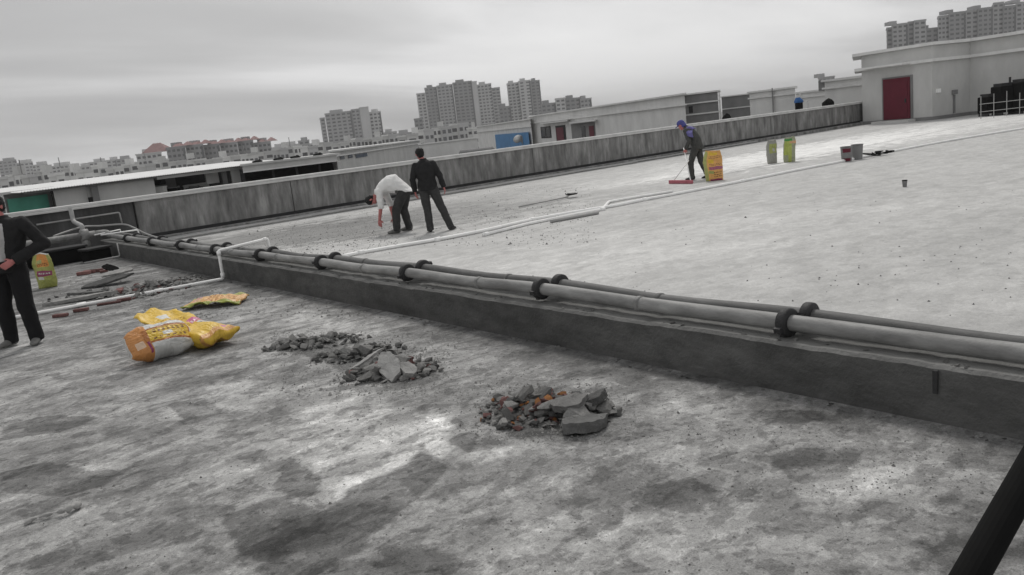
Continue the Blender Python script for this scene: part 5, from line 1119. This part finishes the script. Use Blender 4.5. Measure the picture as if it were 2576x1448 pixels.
for k, (x0, x1, yt, lab) in enumerate(((422, 470, 372, 'first red roofed block of the long row, counted from the left'), (470, 515, 367, 'second red roofed block of the long row, counted from the left'), (515, 556, 366, 'third red roofed block of the long row, counted from the left'), (556, 600, 362, 'fourth red roofed block of the long row, counted from the left'), (600, 640, 357, 'fifth red roofed block of the long row, counted from the left'), (640, 684, 360, 'last red roofed block of the long row, nearest the broad grey tower'))):
    hipped(lab, x0, x1, yt, 520+8*k, 4, m_tile, 14, 2.4, m_tw[0 if k % 2 else 2])
# low white houses in layers
far = [(0, 48, 405, 900), (44, 88, 410, 880), (84, 124, 415, 860), (122, 196, 417, 820), (194, 228, 420, 800), (226, 274, 408, 840), (270, 296, 404, 830), (294, 332, 401, 820), (684, 716, 372, 760), (712, 756, 366, 740), (752, 780, 355, 760), (778, 814, 362, 760), (964, 1000, 334, 800), (996, 1046, 336, 780), (2060, 2100, 196, 600)]
nearw = [(-20, 22, 452, 240, 3), (18, 60, 440, 300, 3), (56, 96, 446, 260, 3), (90, 128, 432, 340, 3), (124, 164, 441, 280, 3), (160, 196, 426, 380, 3), (192, 236, 434, 320, 2), (232, 272, 420, 400, 3), (268, 312, 424, 330, 3), (308, 352, 412, 420, 2), (348, 392, 418, 330, 3), (388, 426, 404, 420, 3), (425, 470, 408, 360, 3), (466, 520, 404, 400, 3), (516, 560, 401, 380, 3), (556, 610, 394, 420, 3), (606, 650, 390, 380, 3), (646, 690, 384, 420, 3), (686, 726, 378, 360, 3), (722, 760, 371, 420, 3), (756, 800, 372, 360, 3), (796, 838, 362, 420, 3), (834, 880, 362, 360, 3), (876, 920, 352, 420, 3), (916, 962, 351, 360, 3), (958, 1004, 341, 420, 3), (1000, 1052, 342, 360, 3), (1048, 1092, 330, 400, 3), (1088, 1138, 322, 420, 3), (1132, 1180, 313, 420, 3), (1176, 1204, 325, 380, 3)]
ordn = ['first', 'second', 'third', 'fourth', 'fifth', 'sixth', 'seventh', 'eighth', 'ninth', 'tenth', 'eleventh', 'twelfth', 'thirteenth', 'fourteenth', 'fifteenth', 'sixteenth', 'seventeenth', 'eighteenth', 'nineteenth', 'twentieth', 'twenty-first', 'twenty-second', 'twenty-third', 'twenty-fourth', 'twenty-fifth', 'twenty-sixth', 'twenty-seventh', 'twenty-eighth', 'twenty-ninth', 'thirtieth', 'thirty-first']
rc = random.Random(21)
for k, (x0, x1, yt, D) in enumerate(far):
    tower('distant_building', '%s hazy distant building from the left along the skyline' % ordn[k], 'building', [(x0, x1, yt, m_tw[rc.choice((0, 1, 1))], max(2, int((x1-x0)/10)), 0, 0)], D, 18, 'hazy distant buildings on the skyline', zlow=2, cap=40)
for k, (x0, x1, yt, D, c) in enumerate(nearw):
    t = tower('low_white_house', '%s low whitish house from the left behind the roofs' % ordn[k], 'house', [(x0, x0+(x1-x0)*0.45, yt+rc.uniform(0, 5), m_tw[3], rc.choice((1, 1, 2)), rc.uniform(0, 4), 0), (x0+(x1-x0)*0.45, x1, yt, m_tw[rc.choice((3, 3, 1))], rc.choice((1, 2)), 0, 0)], D, 12, 'low whitish houses beyond the roofs', floor=3.6, wz=rc.uniform(1.2, 2.0), zlow=-9, cap=14, off=rc.uniform(0.8, 2.2))
    W = at_d(x1, horizon(x1), D)-at_d(x0, horizon(x0), D); W = W.length; zt = at_d((x0+x1)/2, yt, D).z-ZC
    if k % 2 == 0:
        u = rc.uniform(-0.25, 0.15)*W; MB().box(u, u+W*0.28, 2, 6, zt+0.8, zt+0.8+2.4).obj('stair_hut', m_tw[3], t)
    if k % 3 == 0: MB().box(W*0.3, W*0.3+0.25, 3, 3.25, zt+0.8, zt+5).obj('aerial', m_walld, t)

# ------------------------------------------------------------------ the hazy air
hz_ = MB().box(-1210, 2610, -1210, 2610, -27.4, 90).obj('haze', None); stuff(hz_)
hm = bpy.data.materials.new('hazy_air'); hm.use_nodes = True; hn = hm.node_tree; hn.nodes.clear()
ho_ = hn.nodes.new('ShaderNodeOutputMaterial'); hv = hn.nodes.new('ShaderNodeVolumePrincipled'); hv.inputs['Color'].default_value = (0.95, 0.95, 0.95, 1); hv.inputs['Density'].default_value = 0.00035
hn.links.new(hv.outputs[0], ho_.inputs['Volume']); hz_.data.materials.append(hm); hz_.display_type = 'WIRE'
